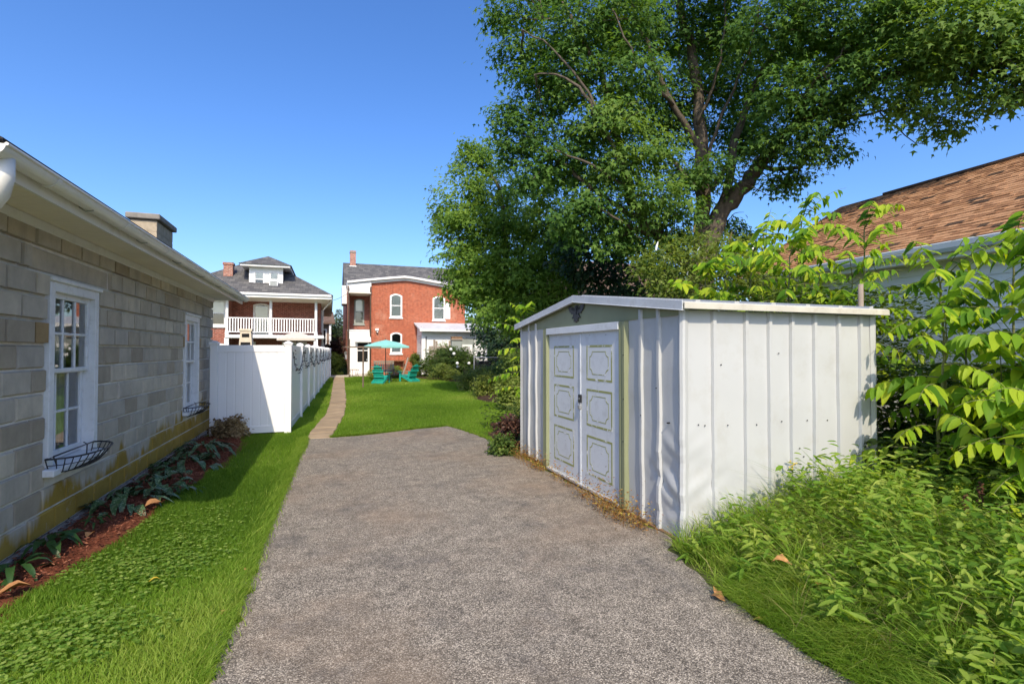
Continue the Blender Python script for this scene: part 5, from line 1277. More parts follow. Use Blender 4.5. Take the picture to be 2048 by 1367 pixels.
# longer fringe along the paving edges
def fringe(line, n, spread, h, w, seg=2, t0=.55, side=1.):
    L = np.array(line); k = r.integers(0, len(L)-1, n); t = r.random((n,1)); p = L[k]*(1-t)+L[k+1]*t
    d = L[k+1]-L[k]; nn = np.stack([-d[:,1], d[:,0]], 1); nn /= np.maximum(np.linalg.norm(nn,axis=1,keepdims=True),1e-6)
    o = np.abs(r.normal(size=(n,1)))*spread; p = p+nn*o*side; az = np.arctan2(-nn[:,1]*side, -nn[:,0]*side)+r.normal(size=n)*.9
    blades(g, np.stack([p[:,0],p[:,1],np.zeros(n)],1), h*(.5+.8*r.random(n)), np.full(n,w), .5+.7*r.random(n), r, t0+.2*r.normal(size=n), seg=seg, az=az)
fringe([q for q in DRIVE0 if q[0] < -.3 and q[1] > .5], 11000, .08, .085, .005)
fringe([q for q in DRIVE0 if q[0] < -.3 and q[1] > .5], 2600, .03, .07, .005, side=-1., t0=.6)
fringe([(.02,10.26),(.5,10.3),(.95,10.46),(1.7,10.78),(2.42,10.98),(2.62,10.2),(2.75,9.2),(2.82,7.9)], 4500, .06, .075, .007)
tag(g.build('lawn_grass', M['grass']), 'short mown grass of the lawn and verge', 'grass', kind='stuff')
# clover in the near strip
c = Cloud(); x, y = scat(42000, -2.2, -.6, 1.0, 6.2, r); k = patchy(x, y, 2.6, 12); ok = free_lawn(x, y) & (r.random(len(x)) < np.clip((k-.40)*1.5, 0, .42)*np.clip((6.3-y)/2.5, 0, 1)*np.clip((-.62-x)/.5, .06, 1))
x, y = x[ok], y[ok]; n = len(x); z = .03+.035*r.random(n)
for j in range(3):
    a = r.random(n)*.4+j*2.09+(x*91 % 6.28); D = np.stack([np.cos(a), np.sin(a), .1*np.ones(n)],1); N = np.stack([.35*r.normal(size=n), .35*r.normal(size=n), np.ones(n)],1)
    L = .013+.011*r.random(n); c.add(*leafset(np.stack([x,y,z],1), D, N, L, L*1.0, np.clip(.5+.27*r.normal(size=n),0,1), 'oval'))
tag(c.build('clover', M['clover']), 'clover growing through the near lawn', 'clover', kind='stuff')

# weeds on the right bank
def bank_h(x, y):
    d = np.minimum(x-2.5-.12*np.clip(y-2.6,0,1), 9); return np.clip(d/1.5, 0, 1)**.8*np.clip((y-.2)/1.6, .25, 1)
WEED = [(2.50,-.5),(2.46,1.5),(2.43,2.1),(2.50,2.75),(2.68,3.52),(2.95,3.60),(8.3,3.62),(8.3,-.5)]
soil = sheet('weed_bank', [(2.42,-3),(2.40,2.1),(2.46,2.72),(2.66,3.6),(8.8,3.6),(8.8,-3)], .004, M['soil'])
SUNW = np.array([-.15, -.6, .25])
def tuft_pts(nt, per, x0, x1, y0, y1, rad):
    tx, ty = scat(nt, x0, x1, y0, y1, r); x = np.repeat(tx, per)+rad*r.normal(size=nt*per); y = np.repeat(ty, per)+rad*r.normal(size=nt*per)
    ok = inside(WEED, x, y); k = np.repeat(np.arange(nt), per)[ok]; return x[ok], y[ok], k
w = Cloud()
# low filling grass
x, y = scat(30000, 2.3, 6.2, .6, 3.62, r); ok = inside(WEED, x, y); x, y = x[ok], y[ok]; n = len(x); H = bank_h(x, y)
blades(w, np.stack([x,y,np.zeros(n)],1), (.10+.16*H)*(.5+.8*r.random(n)), .004+.005*r.random(n), .6+.9*r.random(n), r, .28+.4*patchy(x, y, 2.2, 3)+.16*r.normal(size=n), bend=.7, seg=2)
# tall tufts of differing kinds, each leaning its own way
for nt, per, hb, wb, tb, x0 in ((230, 36, (.30,.36), .007, .42, 2.6), (160, 26, (.34,.46), .012, .52, 2.8), (140, 44, (.28,.42), .0045, .80, 2.65)):
    x, y, k = tuft_pts(nt, per, x0, 5.9, .7, 3.56, .035); n = len(x); H = bank_h(x, y); ta = r.random(nt)*6.28; tl = r.random(nt); tt = tb+.16*r.normal(size=nt); th = .65+.6*r.random(nt)
    blades(w, np.stack([x,y,np.zeros(n)],1), (hb[0]*.5+hb[1]*H)*th[k]*(.6+.6*r.random(n)), wb*(.7+.6*r.random(n)), .35+.8*tl[k]+.4*r.random(n), r, tt[k]+.1*r.normal(size=n), bend=.8, seg=3, az=ta[k]+1.1*r.normal(size=n))
# combed fringe along the drive
x, y = scat(15000, 2.36, 2.95, .5, 2.9, r); ok = inside(WEED, x, y); x, y = x[ok], y[ok]; n = len(x); pt = patchy(x, y, 5, 8)
blades(w, np.stack([x,y,np.zeros(n)],1), (.06+.11*r.random(n))*(.6+.8*pt), .0035+.0035*r.random(n), .7+.8*r.random(n), r, .42+.45*pt+.18*r.normal(size=n)-.1, bend=.8, seg=3, az=np.pi+.5+.9*r.normal(size=n))
# against the shed wall
x, y, k = tuft_pts(110, 26, 2.7, 5.4, 3.1, 3.58, .03); n = len(x); ta = r.random(110)*6.28
blades(w, np.stack([x,y,np.zeros(n)],1), (.18+.42*np.clip((x-2.5)/1.8,0,1))*(.5+.8*r.random(n)), .005+.007*r.random(n), .3+.7*r.random(n), r, .5+.2*r.normal(size=n), bend=.7, seg=3, az=ta[k]+r.normal(size=n))
tag(w.build('weed_grass', M['grass']), 'long rank grass on the bank beside the shed', 'grass', kind='stuff')
s = Cloud(); x, y, k = tuft_pts(260, 14, 2.55, 5.7, 1.3, 3.58, .06); n = len(x); hot = np.exp(-((x-4.2)/.8)**2-((y-3.1)/.5)**2); keep = r.random(n) < .28+.8*hot; x, y, k = x[keep], y[keep], k[keep]; n = len(x); ta = r.random(260)*6.28
blades(s, np.stack([x,y,np.zeros(n)],1), (.22+.42*bank_h(x,y))*(.5+.7*r.random(n)), .003+.0025*r.random(n), .4+1.0*r.random(n), r, .45+.25*r.normal(size=n), bend=.8, seg=3, az=ta[k]+.9*r.normal(size=n))
tag(s.build('dry_stalks', M['straw']), 'dry straw coloured stalks among the weeds', 'dry grass', kind='stuff')
# broad leaved weeds: leaves up leaning stems, in patches of three kinds
b = Cloud(); sm = Cloud()
for kind, (nt, per, L0, L1, wl, t0, hk) in enumerate(((85, 6, .055, .06, .55, .5, 1.0), (110, 6, .08, .07, .24, .42, 1.15), (60, 8, .03, .03, .75, .62, .75))):
    x, y, k = tuft_pts(nt, per, 2.72, 6.0, .8, 3.55, .10); keep = r.random(len(x)) < np.clip((x-2.62)/.9, .2, 1); x, y, k = x[keep], y[keep], k[keep]; n = len(x)
    H = (.15+.48*bank_h(x,y))*(.55+.65*r.random(n))*hk; lx = .3*r.normal(size=n)-.08; ly = .3*r.normal(size=n)-.1; tt = (t0+.16*r.normal(size=nt))[k]; sz = L0+L1*r.random(n)
    for j in range(13):
        f = .2+.8*j/12; a = r.random(n)*6.28; p = np.stack([x+lx*H*f, y+ly*H*f, H*f], 1)
        D = np.stack([np.cos(a), np.sin(a), .35-.9*r.random(n)], 1); N = np.stack([.4*r.normal(size=n), .4*r.normal(size=n), np.ones(n)], 1)+SUNW; L = sz*(1.2-.55*f)*(.7+.6*r.random(n))
        b.add(*leafset(p, D, N, L, L*wl, np.clip(tt+.13*r.normal(size=n)+.14*f, 0, 1), 'oval'))
    blades(sm, np.stack([x,y,np.zeros(n)],1), H, np.full(n,.006), np.hypot(lx,ly)*1.0, r, .3+.1*r.normal(size=n), bend=.6, seg=2, az=np.arctan2(ly,lx))
tag(b.build('broadleaf_weeds', M['weed']), 'broad leaved weeds crowding the bank', 'weeds', kind='stuff')
tag(sm.build('weed_stems', M['weed']), 'thin stems of the broad leaved weeds', 'weeds', kind='stuff')
# undergrowth below the saplings and behind the shed
u = Cloud()
for (x0,x1,y0,y1,n,hh) in ((5.0,8.2,2.0,4.4,16000,.8),(5.9,8.2,2.6,4.6,12000,1.5),(5.6,8.2,4.4,8.6,24000,2.5),(3.1,8,7.9,11,5200,.5)):
    x, y = scat(n, x0,x1,y0,y1,r); z = hh*r.random(n); a = r.random(n)*6.28
    D = np.stack([np.cos(a),np.sin(a),-.3*np.ones(n)],1); N = np.stack([.4*r.normal(size=n),.4*r.normal(size=n),np.ones(n)],1); L = .05+.06*r.random(n)
    u.add(*leafset(np.stack([x,y,z],1), D, N, L, L*.6, np.clip(.3+.2*r.normal(size=n),0,1), 'diamond'))
tag(u.build('undergrowth', M['shrub']), 'leafy undergrowth below the saplings', 'undergrowth', kind='stuff')
# dry orange weeds at the foot of the shed front
dw = Cloud()
for (x, y, k, rad) in ((2.78,7.45,70,.12),(2.77,7.2,70,.12),(2.76,6.75,80,.13),(2.74,6.5,60,.1),(2.76,6.0,40,.1),(2.72,5.15,70,.11),(2.70,4.75,90,.13),(2.70,4.55,110,.15),(2.68,4.3,90,.13),(2.72,4.05,50,.1),(2.74,5.6,30,.08)):
    n = k*3; p = np.stack([x+rad*.6*r.normal(size=n), y+rad*r.normal(size=n), .02+.10*np.abs(r.normal(size=n))],1); a = r.random(n)*6.28
    D = np.stack([np.cos(a),np.sin(a),r.normal(size=n)*.4],1); N = np.stack([.5*r.normal(size=n),.5*r.normal(size=n),np.ones(n)],1); L = .018+.02*r.random(n)
    dw.add(*leafset(p, D, N, L, L*.5, np.clip(.4+.35*r.normal(size=n),0,1), 'diamond')); m = k
    blades(dw, np.stack([x+rad*.5*r.normal(size=m), y+rad*r.normal(size=m), np.zeros(m)],1), .06+.12*r.random(m), np.full(m,.003), .5+.8*r.random(m), r, .5+.3*r.normal(size=m))
tag(dw.build('dry_weeds', M['dry_weed']), 'dry orange weeds along the foot of the shed doors', 'weeds', kind='stuff')
# distant wood
dwood = Cloud()
for k in range(26): 
    px = 560+k*9; c = np.array([-6+k*.6, 78+r.normal()*2, 2.2+.9*r.random()]); clump_leaves(dwood, c, 2.6, 60, 14, .5, r, 'diamond', .55, .4, 1.2, .9)
for k in range(60): 
    c = np.array([14+r.random()*70, 58+r.random()*20, 2.0+2.5*r.random()]); clump_leaves(dwood, c, 3., 34, 12, .6, r, 'diamond', .4, .4, 1.3, .9)
tag(dwood.build('distant_wood', M['shrub']), 'wooded slope seen between the two brick houses', 'wood', kind='stuff')
def conifer(label, x, y, h, w, s):
    t = empty('conifer', (x,y,0), label, 'tree', 'far conifers between the houses'); tr = MB(); tr.tube([(x,y,0),(x,y,h)], [.2,.02], 6); adopt(tr.build('trunk', M['bark']), t); cl = Cloud()
    for i in range(26):
        f = i/25; z = h*(.25+.75*f); R0 = w*(1-f)**.8+.05; n = int(120*(1-f)+14); a = r.random(n)*6.28; q = R0*r.random(n)**.5
        P = np.stack([x+q*np.cos(a), y+q*np.sin(a), z-q*.25+.06*r.normal(size=n)],1); D = np.stack([np.cos(a),np.sin(a),-.3*np.ones(n)],1)
        cl.add(*leafset(P, D, np.tile([[0,0,1.]],(n,1)), .45, .16, np.clip(.5+.2*r.normal(size=n),0,1)))
    adopt(cl.build('crown', M['conifer']), t)
conifer('far conifer between the houses, nearer the red house', .95, 62, 6.4, 1.5, 1); conifer('far conifer rising beside the left brick house eave', -1.1, 66, 7.6, 2., 2)

# ================================================================== flower bed plants
def spotted_mat():
    m, N, L, B = new_mat('spotted_leaf'); tc = N.new("ShaderNodeTexCoord"); v = N.new("ShaderNodeTexVoronoi"); v.inputs["Scale"].default_value = 17; L.new(tc.outputs["Object"], v.inputs["Vector"])
    sp = N.new("ShaderNodeSeparateColor"); L.new(v.outputs["Color"], sp.inputs[0]); k = math_n(N, L, 'MULTIPLY', math_n(N, L, 'LESS_THAN', v.outputs["Distance"], .42), math_n(N, L, 'GREATER_THAN', sp.outputs[0], .35))
    L.new(mixc(N, L, k, (.03,.075,.022), (.17,.225,.12)), B.inputs["Base Color"]); B.inputs["Roughness"].default_value = .5; return m
M['spotted'] = spotted_mat(); M['hosta'] = leaf_mat('fern_leaf', (.03,.08,.02), (.05,.13,.03), (.09,.18,.04), .3)
def leafm(name, mat, w, bend):
    b = MB(); V = []; F = []; prof = [(0,.05),(.15,.5),(.4,1.),(.65,.85),(.85,.45),(1,0)]
    for t, k in prof: z = .35*math.sin(t*2.2)-bend*t*t; V += [(t,-w*k,z+.12*w*k),(t,0,z-.015),(t,w*k,z+.12*w*k)]
    for j in range(5): a = 3*j; F += [(a,a+3,a+4,a+1),(a+1,a+4,a+5,a+2)]
    b.add(V, F); return b.mesh(name, mat, smooth=True, recalc=False)
LM = [leafm('leaf', M['spotted'], .20, .5), leafm('leaf', M['spotted'], .17, .75)]
def rosette(label, x, y, rad, n, L, meshes, grp, name='lungwort', cat='plant', sx=1.):
    t = empty(name, (x,y,.04), label, cat, grp)
    for i in range(n):
        a = rr.uniform(0,6.28); q = rad*math.sqrt(rr.random()); o = bpy.data.objects.new('leaf', rr.choice(meshes)); COL.objects.link(o); o.parent = t
        o.location = (q*.8*math.cos(a)*sx, q*math.sin(a), .14*(1-q/rad)+.01); o.rotation_euler = (rr.uniform(-.3,.3), rr.uniform(-.25,.45)-.25*(1-q/rad), a+rr.uniform(-.6,.6)); s = L*rr.uniform(.75,1.2); o.scale = (s,s,s)
PG = 'spotted leaved plants in the bed along the garage'
rosette('silver spotted dark plant nearest the camera in the garage bed', -1.98, 6.35, .36, 38, .22, LM, PG)
rosette('silver spotted dark plant beside the nearest one', -1.86, 7.0, .34, 34, .21, LM, PG)
rosette('silver spotted dark plant in the middle of the garage bed', -1.86, 8.15, .42, 50, .22, LM, PG)
rosette('narrow leaved dark plant, third along the garage bed', -1.86, 9.25, .40, 56, .26, [leafm('leaf', M['spotted'], .11, .7)], PG)
SP = [leafm('leaf', M['hosta'], .10, .6), leafm('leaf', M['hosta'], .14, .4)]
rosette('green strappy seedling in the mulch by the footing', -2.12, 5.15, .08, 12, .24, SP, 'seedlings in the mulch')
rosette('tiny seedling beside the spotted plant', -1.98, 5.65, .05, 8, .13, SP, 'seedlings in the mulch')
rosette('green seedling at the left frame edge', -2.1, 4.65, .08, 12, .22, SP, 'seedlings in the mulch')
rosette('pale weed under the middle spotted plant', -1.98, 7.7, .1, 12, .15, SP, 'seedlings in the mulch')
rosette('soft green weed in front of the second spotted plant', -1.55, 6.75, .18, 26, .09, SP, 'seedlings in the mulch')
# mulch chips
ch = Cloud(); x, y = scat(9000, -2.3, -1.4, 3.5, 10.9, r); ok = inside(BED1, x, y); x, y = x[ok], y[ok]; n = len(x); a = r.random(n)*6.28
L = .02+.03*r.random(n); ch.add(*leafset(np.stack([x,y,.06+.012*r.random(n)],1), np.stack([np.cos(a),np.sin(a),.3*r.normal(size=n)],1), np.stack([.3*r.normal(size=n),.3*r.normal(size=n),np.ones(n)],1), L, L*.3, np.clip(.5+.3*r.normal(size=n),0,1)))
M['chip'] = leaf_mat('bark_chip', (.05,.016,.01), (.16,.05,.028), (.30,.13,.075), .0, .8, .1)
tag(ch.build('mulch_chips', M['chip']), 'red bark chips in the garage bed', 'mulch', kind='stuff')
# fallen leaves
def fallen(label, x, y, z, s, rz, mat='deadleaf', grp='fallen leaves'):
    b = MB(); V = []; F = []; prof = [(0,.06),(.2,.6),(.45,1.),(.7,.7),(1,0)]
    for t, k in prof: zz = .18*math.sin(t*3.1)+rr.uniform(-.03,.03); V += [(t-.5,-.36*k,zz+.22*k*rr.uniform(.3,1)),(t-.5,0,zz-.02),(t-.5,.36*k,zz+.22*k*rr.uniform(.2,1))]
    for j in range(4): q = 3*j; F += [(q,q+3,q+4,q+1),(q+1,q+4,q+5,q+2)]
    b.add(V, F); o = b.build('fallen_leaf', M[mat], smooth=True, recalc=False); o.location = (x,y,z); o.scale = (s,s,s); o.rotation_euler = (rr.uniform(-.2,.2), rr.uniform(-.2,.2), rz); tag(o, label, 'leaf', grp)
fallen('curled orange leaf on the drive edge at the long grass', 2.41, 2.73, .02, .10, 1.9); fallen('second orange leaf touching it, half under grass', 2.45, 2.78, .025, .09, .6)
fallen('small tan leaf at the drive edge nearer the camera', 2.44, 2.42, .02, .07, 2.4); fallen('yellow leaf lying on the lawn strip', -1.13, 4.17, .06, .07, .3, 'yellowleaf')
fallen('brown leaf at the left drive edge', -.56, 4.25, .02, .07, 1.2); fallen('tan leaf at the left drive edge, lower', -.60, 3.6, .02, .07, 1.0)
fallen('large tan leaf at the bed corner by the frame edge', -1.95, 4.28, .06, .18, .5); fallen('large pinkish tan leaf beside the spotted plant', -1.68, 6.15, .08, .17, .8)
fallen('pale tan leaf lying on the red mulch', -1.92, 5.35, .07, .10, 1.4); fallen('brown leaf resting on the weeds', 2.98, 2.75, .16, .13, 2.2); fallen('dark brown curled leaf in the long grass', 3.05, 2.5, .1, .10, 2.8)
# dead dock stalks
for i, (px, py, hh) in enumerate([(1925,1040,.38),(1955,1020,.42),(1990,1060,.40)]):
    p = at(px, py, 3.9); x, y = p[0], p[1]; t = empty('dock_stalk', (x,y,0), ('leftmost dead brown seed stalk under the big leaflets','middle dead brown seed stalk under the big leaflets','rightmost dead brown seed stalk under the big leaflets')[i], 'weed', 'dead seed stalks'); m = MB(); z1 = p[2]+hh*.5
    m.tube([(x,y,0),(x+.02,y,z1*.6),(x+.05,y+.01,z1)], [.006,.005,.002], 5); adopt(m.build('stalk', M['dead_brown']), t); m = MB()
    for k in range(70):
        f = rr.uniform(.45,1); a = rr.uniform(0,6.28); q = .035*(1.2-f*.6); m.lathe([(0,-.012),(.010,0),(0,.012)], (x+.05*f+q*math.cos(a)*rr.random(), y+q*math.sin(a)*rr.random(), z1*f), 5)
    adopt(m.build('seed_head', M['dead_brown'], recalc=False), t)
# yellow-topped weed against the wall
t = empty('ragwort', (3.93,3.5,0), 'upright weed with small yellow flowers against the shed wall', 'weed'); m = MB(); m.tube([(3.93,3.5,0),(3.92,3.48,.35),(3.90,3.47,.62)], [.006,.005,.003], 5); adopt(m.build('stem', M['twig']), t); c = Cloud(); n = 60
f = r.random(n)**.7; a = r.random(n)*6.28; c.add(*leafset(np.stack([3.93-.03*f, 3.5-.03*f, .62*f],1), np.stack([np.cos(a),np.sin(a),.3-.4*r.random(n)],1), np.tile([[0,0,1.]],(n,1)), .10*(1.2-f*.8), .04, np.clip(.5+.2*r.normal(size=n),0,1), 'oval')); adopt(c.build('foliage', M['weed']), t)
m = MB()
for k in range(12): m.lathe([(0,-.006),(.010,.0),(0,.008)], (3.90+rr.uniform(-.03,.03), 3.47+rr.uniform(-.03,.03), .61+rr.uniform(-.02,.05)), 6)
adopt(m.build('flower_cluster', M['yellowleaf'], recalc=False), t)

# ================================================================== garden furniture
def adirondack(label, x, y, rz):
    t = empty('adirondack_chair', (x,y,0), label, 'chair', 'teal garden chairs on the lawn', rz=rz); T = M['teal']
    # local: sitter faces +Y, the back leans towards -Y
    def bar(nm, p, q, w, h, up=(0,0,1)): m = MB(); m.bar(p, q, w, h, up); m.build(nm, T, t, bevel=.006)
    for s in (-1,1):
        bar('leg', (s*.32,.42,0), (s*.32,.42,.53), .035, .11, (0,1,0)); bar('stringer', (s*.29,.44,.36), (s*.29,-.42,.04), .035, .13)
        bar('armrest', (s*.36,.50,.55), (s*.38,-.22,.57), .14, .025); bar('arm_bracket', (s*.345,.30,.40), (s*.355,.42,.53), .03, .05)
    for i in range(6): bar('seat_slat', (-.29,.42-.11*i,.375-.041*i), (.29,.42-.11*i,.375-.041*i), .09, .022, (0,-.35,1))
    b0 = Vector((0,-.13,.17)); up = Vector((0,-.42,.91))
    for i in range(7):
        k = i-3; L = .86-.028*k*k; a = b0+Vector((k*.068,0,0)); m = MB(); m.bar(a, a+up*L+Vector((k*.018,0,0)), .072, .02, (0,.91,.42)); m.build('back_slat', T, t, bevel=.005)
    for f, w in ((.18,.50),(.46,.60),(.74,.56)):
        c = b0+up*f+Vector((0,-.028,0)); bar('back_rail', c-Vector((w/2,0,0)), c+Vector((w/2,0,0)), .05, .03, (0,.42,.91))
    bar('rear_stretcher', (-.29,-.36,.10), (.29,-.36,.10), .03, .09); bar('rear_foot_rail', (-.31,-.42,.03), (.31,-.42,.03), .05, .04)
adirondack('teal adirondack chair, left one, its back towards the path end', 2.42, 26.7, R(-26)); adirondack('teal adirondack chair, right one, turned towards the other', 4.05, 27.6, R(36))
# fire pit
t = empty('fire_pit', (3.3,28.3,0), 'black round wire fire pit between the teal chairs', 'fire pit'); m = MB(); m.lathe([(0,.16),(.25,.2),(.40,.34),(.42,.36),(.40,.37),(.24,.24),(0,.2)], (3.3,28.3,0), 20); adopt(m.build('bowl', M['black']), t)
for k in range(3): a = k*2.09; m = MB(); m.tube([(3.3+.3*math.cos(a),28.3+.3*math.sin(a),.26),(3.3+.38*math.cos(a),28.3+.38*math.sin(a),0)], .018, 6); adopt(m.build('leg', M['black']), t)
m = MB()
for k in range(14): a = k*math.pi/7; m.tube([(3.3+.41*math.cos(a),28.3+.41*math.sin(a),.36),(3.3+.33*math.cos(a),28.3+.33*math.sin(a),.55),(3.3,28.3,.66)], .007, 4)
for q, z in ((.40,.42),(.33,.55)): m.tube([(3.3+q*math.cos(k*.3927),28.3+q*math.sin(k*.3927),z) for k in range(17)], .007, 4)
adopt(m.build('spark_dome', M['black'], recalc=False), t)
# parasol
def parasol(label, x, y, zt, w, d, mat, pole='black', drop=.34, grp=None, flat=True):
    t = empty('patio_umbrella', (x,y,0), label, 'umbrella', grp); m = MB(); m.tube([(x,y,0),(x,y,zt)], .022, 8); adopt(m.build('pole', M[pole]), t)
    m = MB(); P = [(-w/2,-d/2),(0,-d/2-.02),(w/2,-d/2),(w/2,0),(w/2,d/2),(0,d/2),(-w/2,d/2),(-w/2,0)]; V = [(x,y,zt)]+[(x+.5*a,y+.5*b,zt-drop*.42) for a,b in P]+[(x+a,y+b,zt-drop-(.03 if abs(a*b) > .01 else 0)) for a,b in P]+[(x+a,y+b,zt-drop-.12) for a,b in P]; F = []
    for k in range(8): j = (k+1) % 8; F += [(0,1+k,1+j),(1+k,9+k,9+j,1+j),(9+k,17+k,17+j,9+j)]
    m.add(V, F); c = adopt(m.build('canopy', mat, recalc=False), t)
    for k in range(8): m = MB(); a, b = P[k]; m.bar((x,y,zt-.05), (x+a,y+b,zt-drop-.06), .02, .015); adopt(m.build('rib', M[pole]), t)
    m = MB(); m.lathe([(0,.07),(.03,.04),(.03,0),(0,-.02)], (x,y,zt), 8); adopt(m.build('finial', M[pole]), t)
    m = MB(); m.lathe([(0,0),(.26,0),(.26,.06),(.04,.10),(.04,.3)], (x,y,.0), 14); adopt(m.build('base', M[pole]), t)
parasol('teal patio umbrella on a dark pole behind the left chair', 2.93, 29.2, 2.28, 2.3, 2.1, M['teal_cloth'])
parasol('beige patio umbrella rising behind the white fence', -1.55, 27.5, 2.62, 1.7, 1.7, M['beige_cloth'])
# clothes pole
t = empty('clothes_pole', (1.41,23.87,0), 'brown T-shaped clothes pole standing in the lawn', 'pole'); m = MB(); m.tube([(1.41,23.87,-.1),(1.41,23.87,1.82)], .035, 8); adopt(m.build('post', M['brown_metal']), t); m = MB(); m.box(.62,2.2,23.84,23.90,1.80,1.86); adopt(m.build('crossbar', M['brown_metal']), t)
for x in (.72,1.15,1.7,2.1): m = MB(); m.tube([(x,23.87,1.80),(x,23.87,1.74),(x+.02,23.87,1.73)], .006, 5); adopt(m.build('hook', M['galv']), t)
m = MB(); m.tube([(1.14,33.2,0),(1.14,33.2,2.4)], .035, 8); o = m.build('clothes_post', M['brown_metal']); tag(o, 'thin brown post at the path end by the red house corner', 'post')
# rusty plant stand
t = empty('plant_stand', (1.45,33.7,0), 'rusty iron plant stand at the end of the path', 'stand'); m = MB(); m.tube([(1.45+.3*math.cos(k*.5236),33.7+.3*math.sin(k*.5236),.48) for k in range(13)], .012, 5); adopt(m.build('ring', M['rust']), t)
for k in range(4): a = k*1.57+.4; m = MB(); m.tube([(1.45+.3*math.cos(a),33.7+.3*math.sin(a),.48),(1.45+.2*math.cos(a),33.7+.2*math.sin(a),.25),(1.45+.32*math.cos(a),33.7+.32*math.sin(a),.0)], .014, 5); adopt(m.build('leg', M['rust'], smooth=True), t)
# weathered bench
t = empty('garden_bench', (3.05,31.2,0), 'weathered slatted wooden bench behind the teal chairs', 'bench')
for k in range(9): m = MB(); m.box(2.5+k*.125,2.59+k*.125,31.38,31.41,.45,1.0); adopt(m.build('back_slat', M['weathered']), t)
for z in (.98,.45): m = MB(); m.box(2.44,3.64,31.36,31.43,z,z+.09); adopt(m.build('rail', M['weathered']), t)
for k in range(4): m = MB(); m.box(2.46,3.62,30.88+k*.12,30.97+k*.12,.42,.445); adopt(m.build('seat_slat', M['weathered']), t)
for x in (2.46,3.58):
    for y in (30.88,31.36): m = MB(); m.box(x,x+.06,y,y+.06,0,.44 if y < 31 else 1.0); adopt(m.build('leg', M['weathered']), t)
    m = MB(); m.box(x,x+.07,30.85,31.36,.62,.65); adopt(m.build('armrest', M['weathered']), t)
m = MB(); m.bar((4.35,33.0,0), (4.75,33.2,1.25), .12, .04); o = m.build('leaning_plank', M['weathered']); tag(o, 'weathered plank leaning upright before the brick wall', 'plank')
m = MB(); m.lathe([(0,0),(.14,0),(.20,.30),(.22,.30),(.22,.36),(.18,.36),(.17,.2),(0,.2)], (3.75,31.2,.02), 16); o = m.build('flower_pot', M['terracotta'], smooth=False); tag(o, 'round terracotta pot between the teal chairs', 'pot')
t = empty('window_box', (4.3,35.9,0), 'narrow wooden shelf table against the brick wall under the window', 'shelf'); m = MB(); m.box(3.85,4.85,35.55,35.95,.95,1.02); adopt(m.build('top', M['rust']), t)
for x in (3.9,4.75): m = MB(); m.box(x,x+.05,35.6,35.65,0,.95); adopt(m.build('leg', M['timber']), t)
# old wooden fence panels and grey cabinet by the sunroom
t = empty('wooden_fence', (6.9,33.0,0), 'weathered wooden fence panels in front of the sunroom', 'fence')
for k in range(10): m = MB(); x = 6.05+k*.145; m.box(x,x+.13,33.0,33.025,.1,2.0+(.35 if k in (2,3,9) else 0)+rr.uniform(-.05,.05)); adopt(m.build('board', M['weathered']), t)
for z in (.5,1.6): m = MB(); m.box(6.05,7.5,33.03,33.09,z,z+.09); adopt(m.build('rail', M['weathered']), t)
t = empty('cabinet', (7.85,32.9,0), 'grey garden cabinet with plants on top beside the sunroom door', 'cabinet'); m = MB(); m.box(7.5,8.2,32.7,33.1,.05,2.38); adopt(m.build('body', M['grey_box'], bevel=.01), t); m = MB(); m.box(7.45,8.25,32.62,33.12,2.38,2.46); adopt(m.build('top', M['weathered']), t); m = MB(); m.box(7.55,8.15,32.685,32.698,.15,2.3); adopt(m.build('door', M['grey_box']), t); m = MB(); m.box(7.75,8.0,32.67,32.684,1.15,1.19); adopt(m.build('handle', M['black']), t)
m = MB(); m.box(7.5,8.2,32.75,33.05,2.46,2.6); o = m.build('planter_box', M['timber']); tag(o, 'brown planter box on top of the grey cabinet', 'planter')
# chain link fence
t = empty('chain_link_fence', (8.5,27,0), 'chain link fence with steel posts behind the border shrubs', 'fence'); CP = [(7.6,27.6),(9.4,26.2),(8.9,22.5),(8.6,18.5),(8.4,14.5)]
for x, y in CP: m = MB(); m.tube([(x,y,0),(x,y,1.35)], .035, 8); m.lathe([(.04,0),(.03,.03),(0,.045)], (x,y,1.35), 8); adopt(m.build('post', M['galv']), t)
for (xa,ya),(xb,yb) in zip(CP, CP[1:]):
    m = MB(); m.tube([(xa,ya,1.3),(xb,yb,1.3)], .022, 6); adopt(m.build('top_rail', M['galv']), t); m = MB(); L = math.hypot(xb-xa,yb-ya); n = int(L/.13); ps = lambda f: (xa+(xb-xa)*f, ya+(yb-ya)*f)
    for k in range(-9, n+1):
        for s in (1,-1):
            f0, f1 = (k/n, (k+9.5)/n) if s > 0 else ((k+9.5)/n, k/n); z0, z1 = .05, 1.28
            lo, hi = sorted((f0,f1)); a0, a1 = max(0,lo), min(1,hi)
            if a1 <= a0: continue
            zz = lambda f: z0+(z1-z0)*(f-f0)/(f1-f0); m.tube([(*ps(a0),zz(a0)),(*ps(a1),zz(a1))], .003, 3, False)
    q = adopt(m.build('wire_mesh', M['galv'], recalc=False), t); q['kind'] = 'stuff'
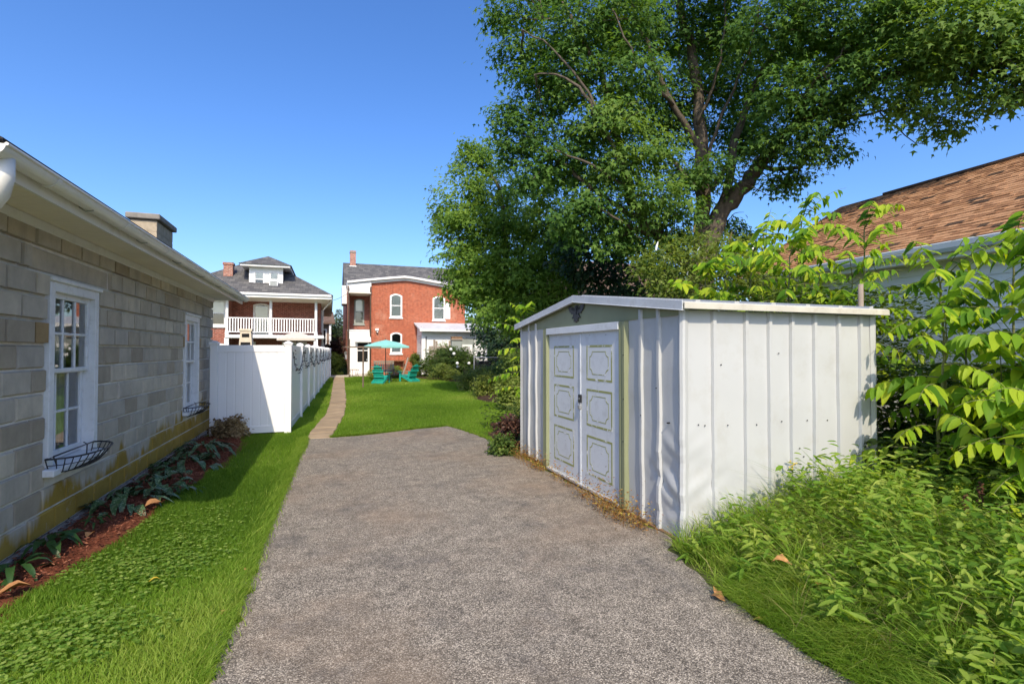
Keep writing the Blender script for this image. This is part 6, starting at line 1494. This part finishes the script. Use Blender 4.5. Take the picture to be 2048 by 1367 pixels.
t = empty('waste_bin', (8.5,28.6,0), 'dark lidded bin standing behind the chain link fence', 'bin'); m = MB(); m.add([(8.05,28.3,.05),(8.75,28.3,.05),(8.75,28.95,.05),(8.05,28.95,.05),(7.98,28.22,1.0),(8.82,28.22,1.0),(8.82,29.02,1.0),(7.98,29.02,1.0)], [(3,2,1,0),(4,5,6,7),(0,1,5,4),(1,2,6,5),(2,3,7,6),(3,0,4,7)]); adopt(m.build('body', M['black'], bevel=.02), t); m = MB(); m.box(7.95,8.85,28.18,29.05,1.0,1.08); adopt(m.build('lid', M['black'], bevel=.02), t)
shrub('bright green plant growing inside the chain link fence', 8.75, 25.4, 1.2, 1.35, M['hosta'], .09, n=7, bt=.5, nsp=170, sp_r=.16)
m = MB(); m.box(9.9,10.9,25.0,25.5,.55,.65); o = m.build('terracotta_tray', M['terracotta']); tag(o, 'orange tray on a ledge beyond the chain link fence', 'tray')
for x, y, lb in ((5.4,18.0,'thin steel stake at the bed edge before the nearest lime shrub'),(6.1,24.3,'thin steel stake beside the reddish shrub in the border bed')): m = MB(); m.tube([(x,y,0),(x,y,.42)], .008, 6); o = m.build('garden_stake', M['galv']); tag(o, lb, 'stake', 'thin stakes in the border bed')
# tapered beige outdoor fireplace behind the fence
t = empty('outdoor_fireplace', (-3.6,26,0), 'tapered beige chimney with dark slots showing above the white fence', 'fireplace'); m = MB(); X0 = -3.62
m.prism([(X0-.42,0),(X0+.42,0),(X0+.22,2.55),(X0-.22,2.55)], 'y', 25.9, 26.4); adopt(m.build('body', M['beige_stone'], bevel=.015), t); m = MB(); m.box(X0-.27,X0+.27,25.87,26.43,2.55,2.66); adopt(m.build('cap', M['beige_stone'], bevel=.01), t)
m = MB(); m.box(X0-.15,X0+.15,25.885,25.899,2.28,2.44); m.box(X0-.2,X0+.2,25.885,25.899,1.85,2.05); adopt(m.build('slot', M['hole']), t)
# grey pole behind the shed
m = MB(); m.tube([(5.86,4.25,0),(5.82,4.22,2.42)], .028, 8); o = m.build('grey_pole', M['weathered'], smooth=True); tag(o, 'weathered grey pole standing behind the right end of the shed', 'pole')
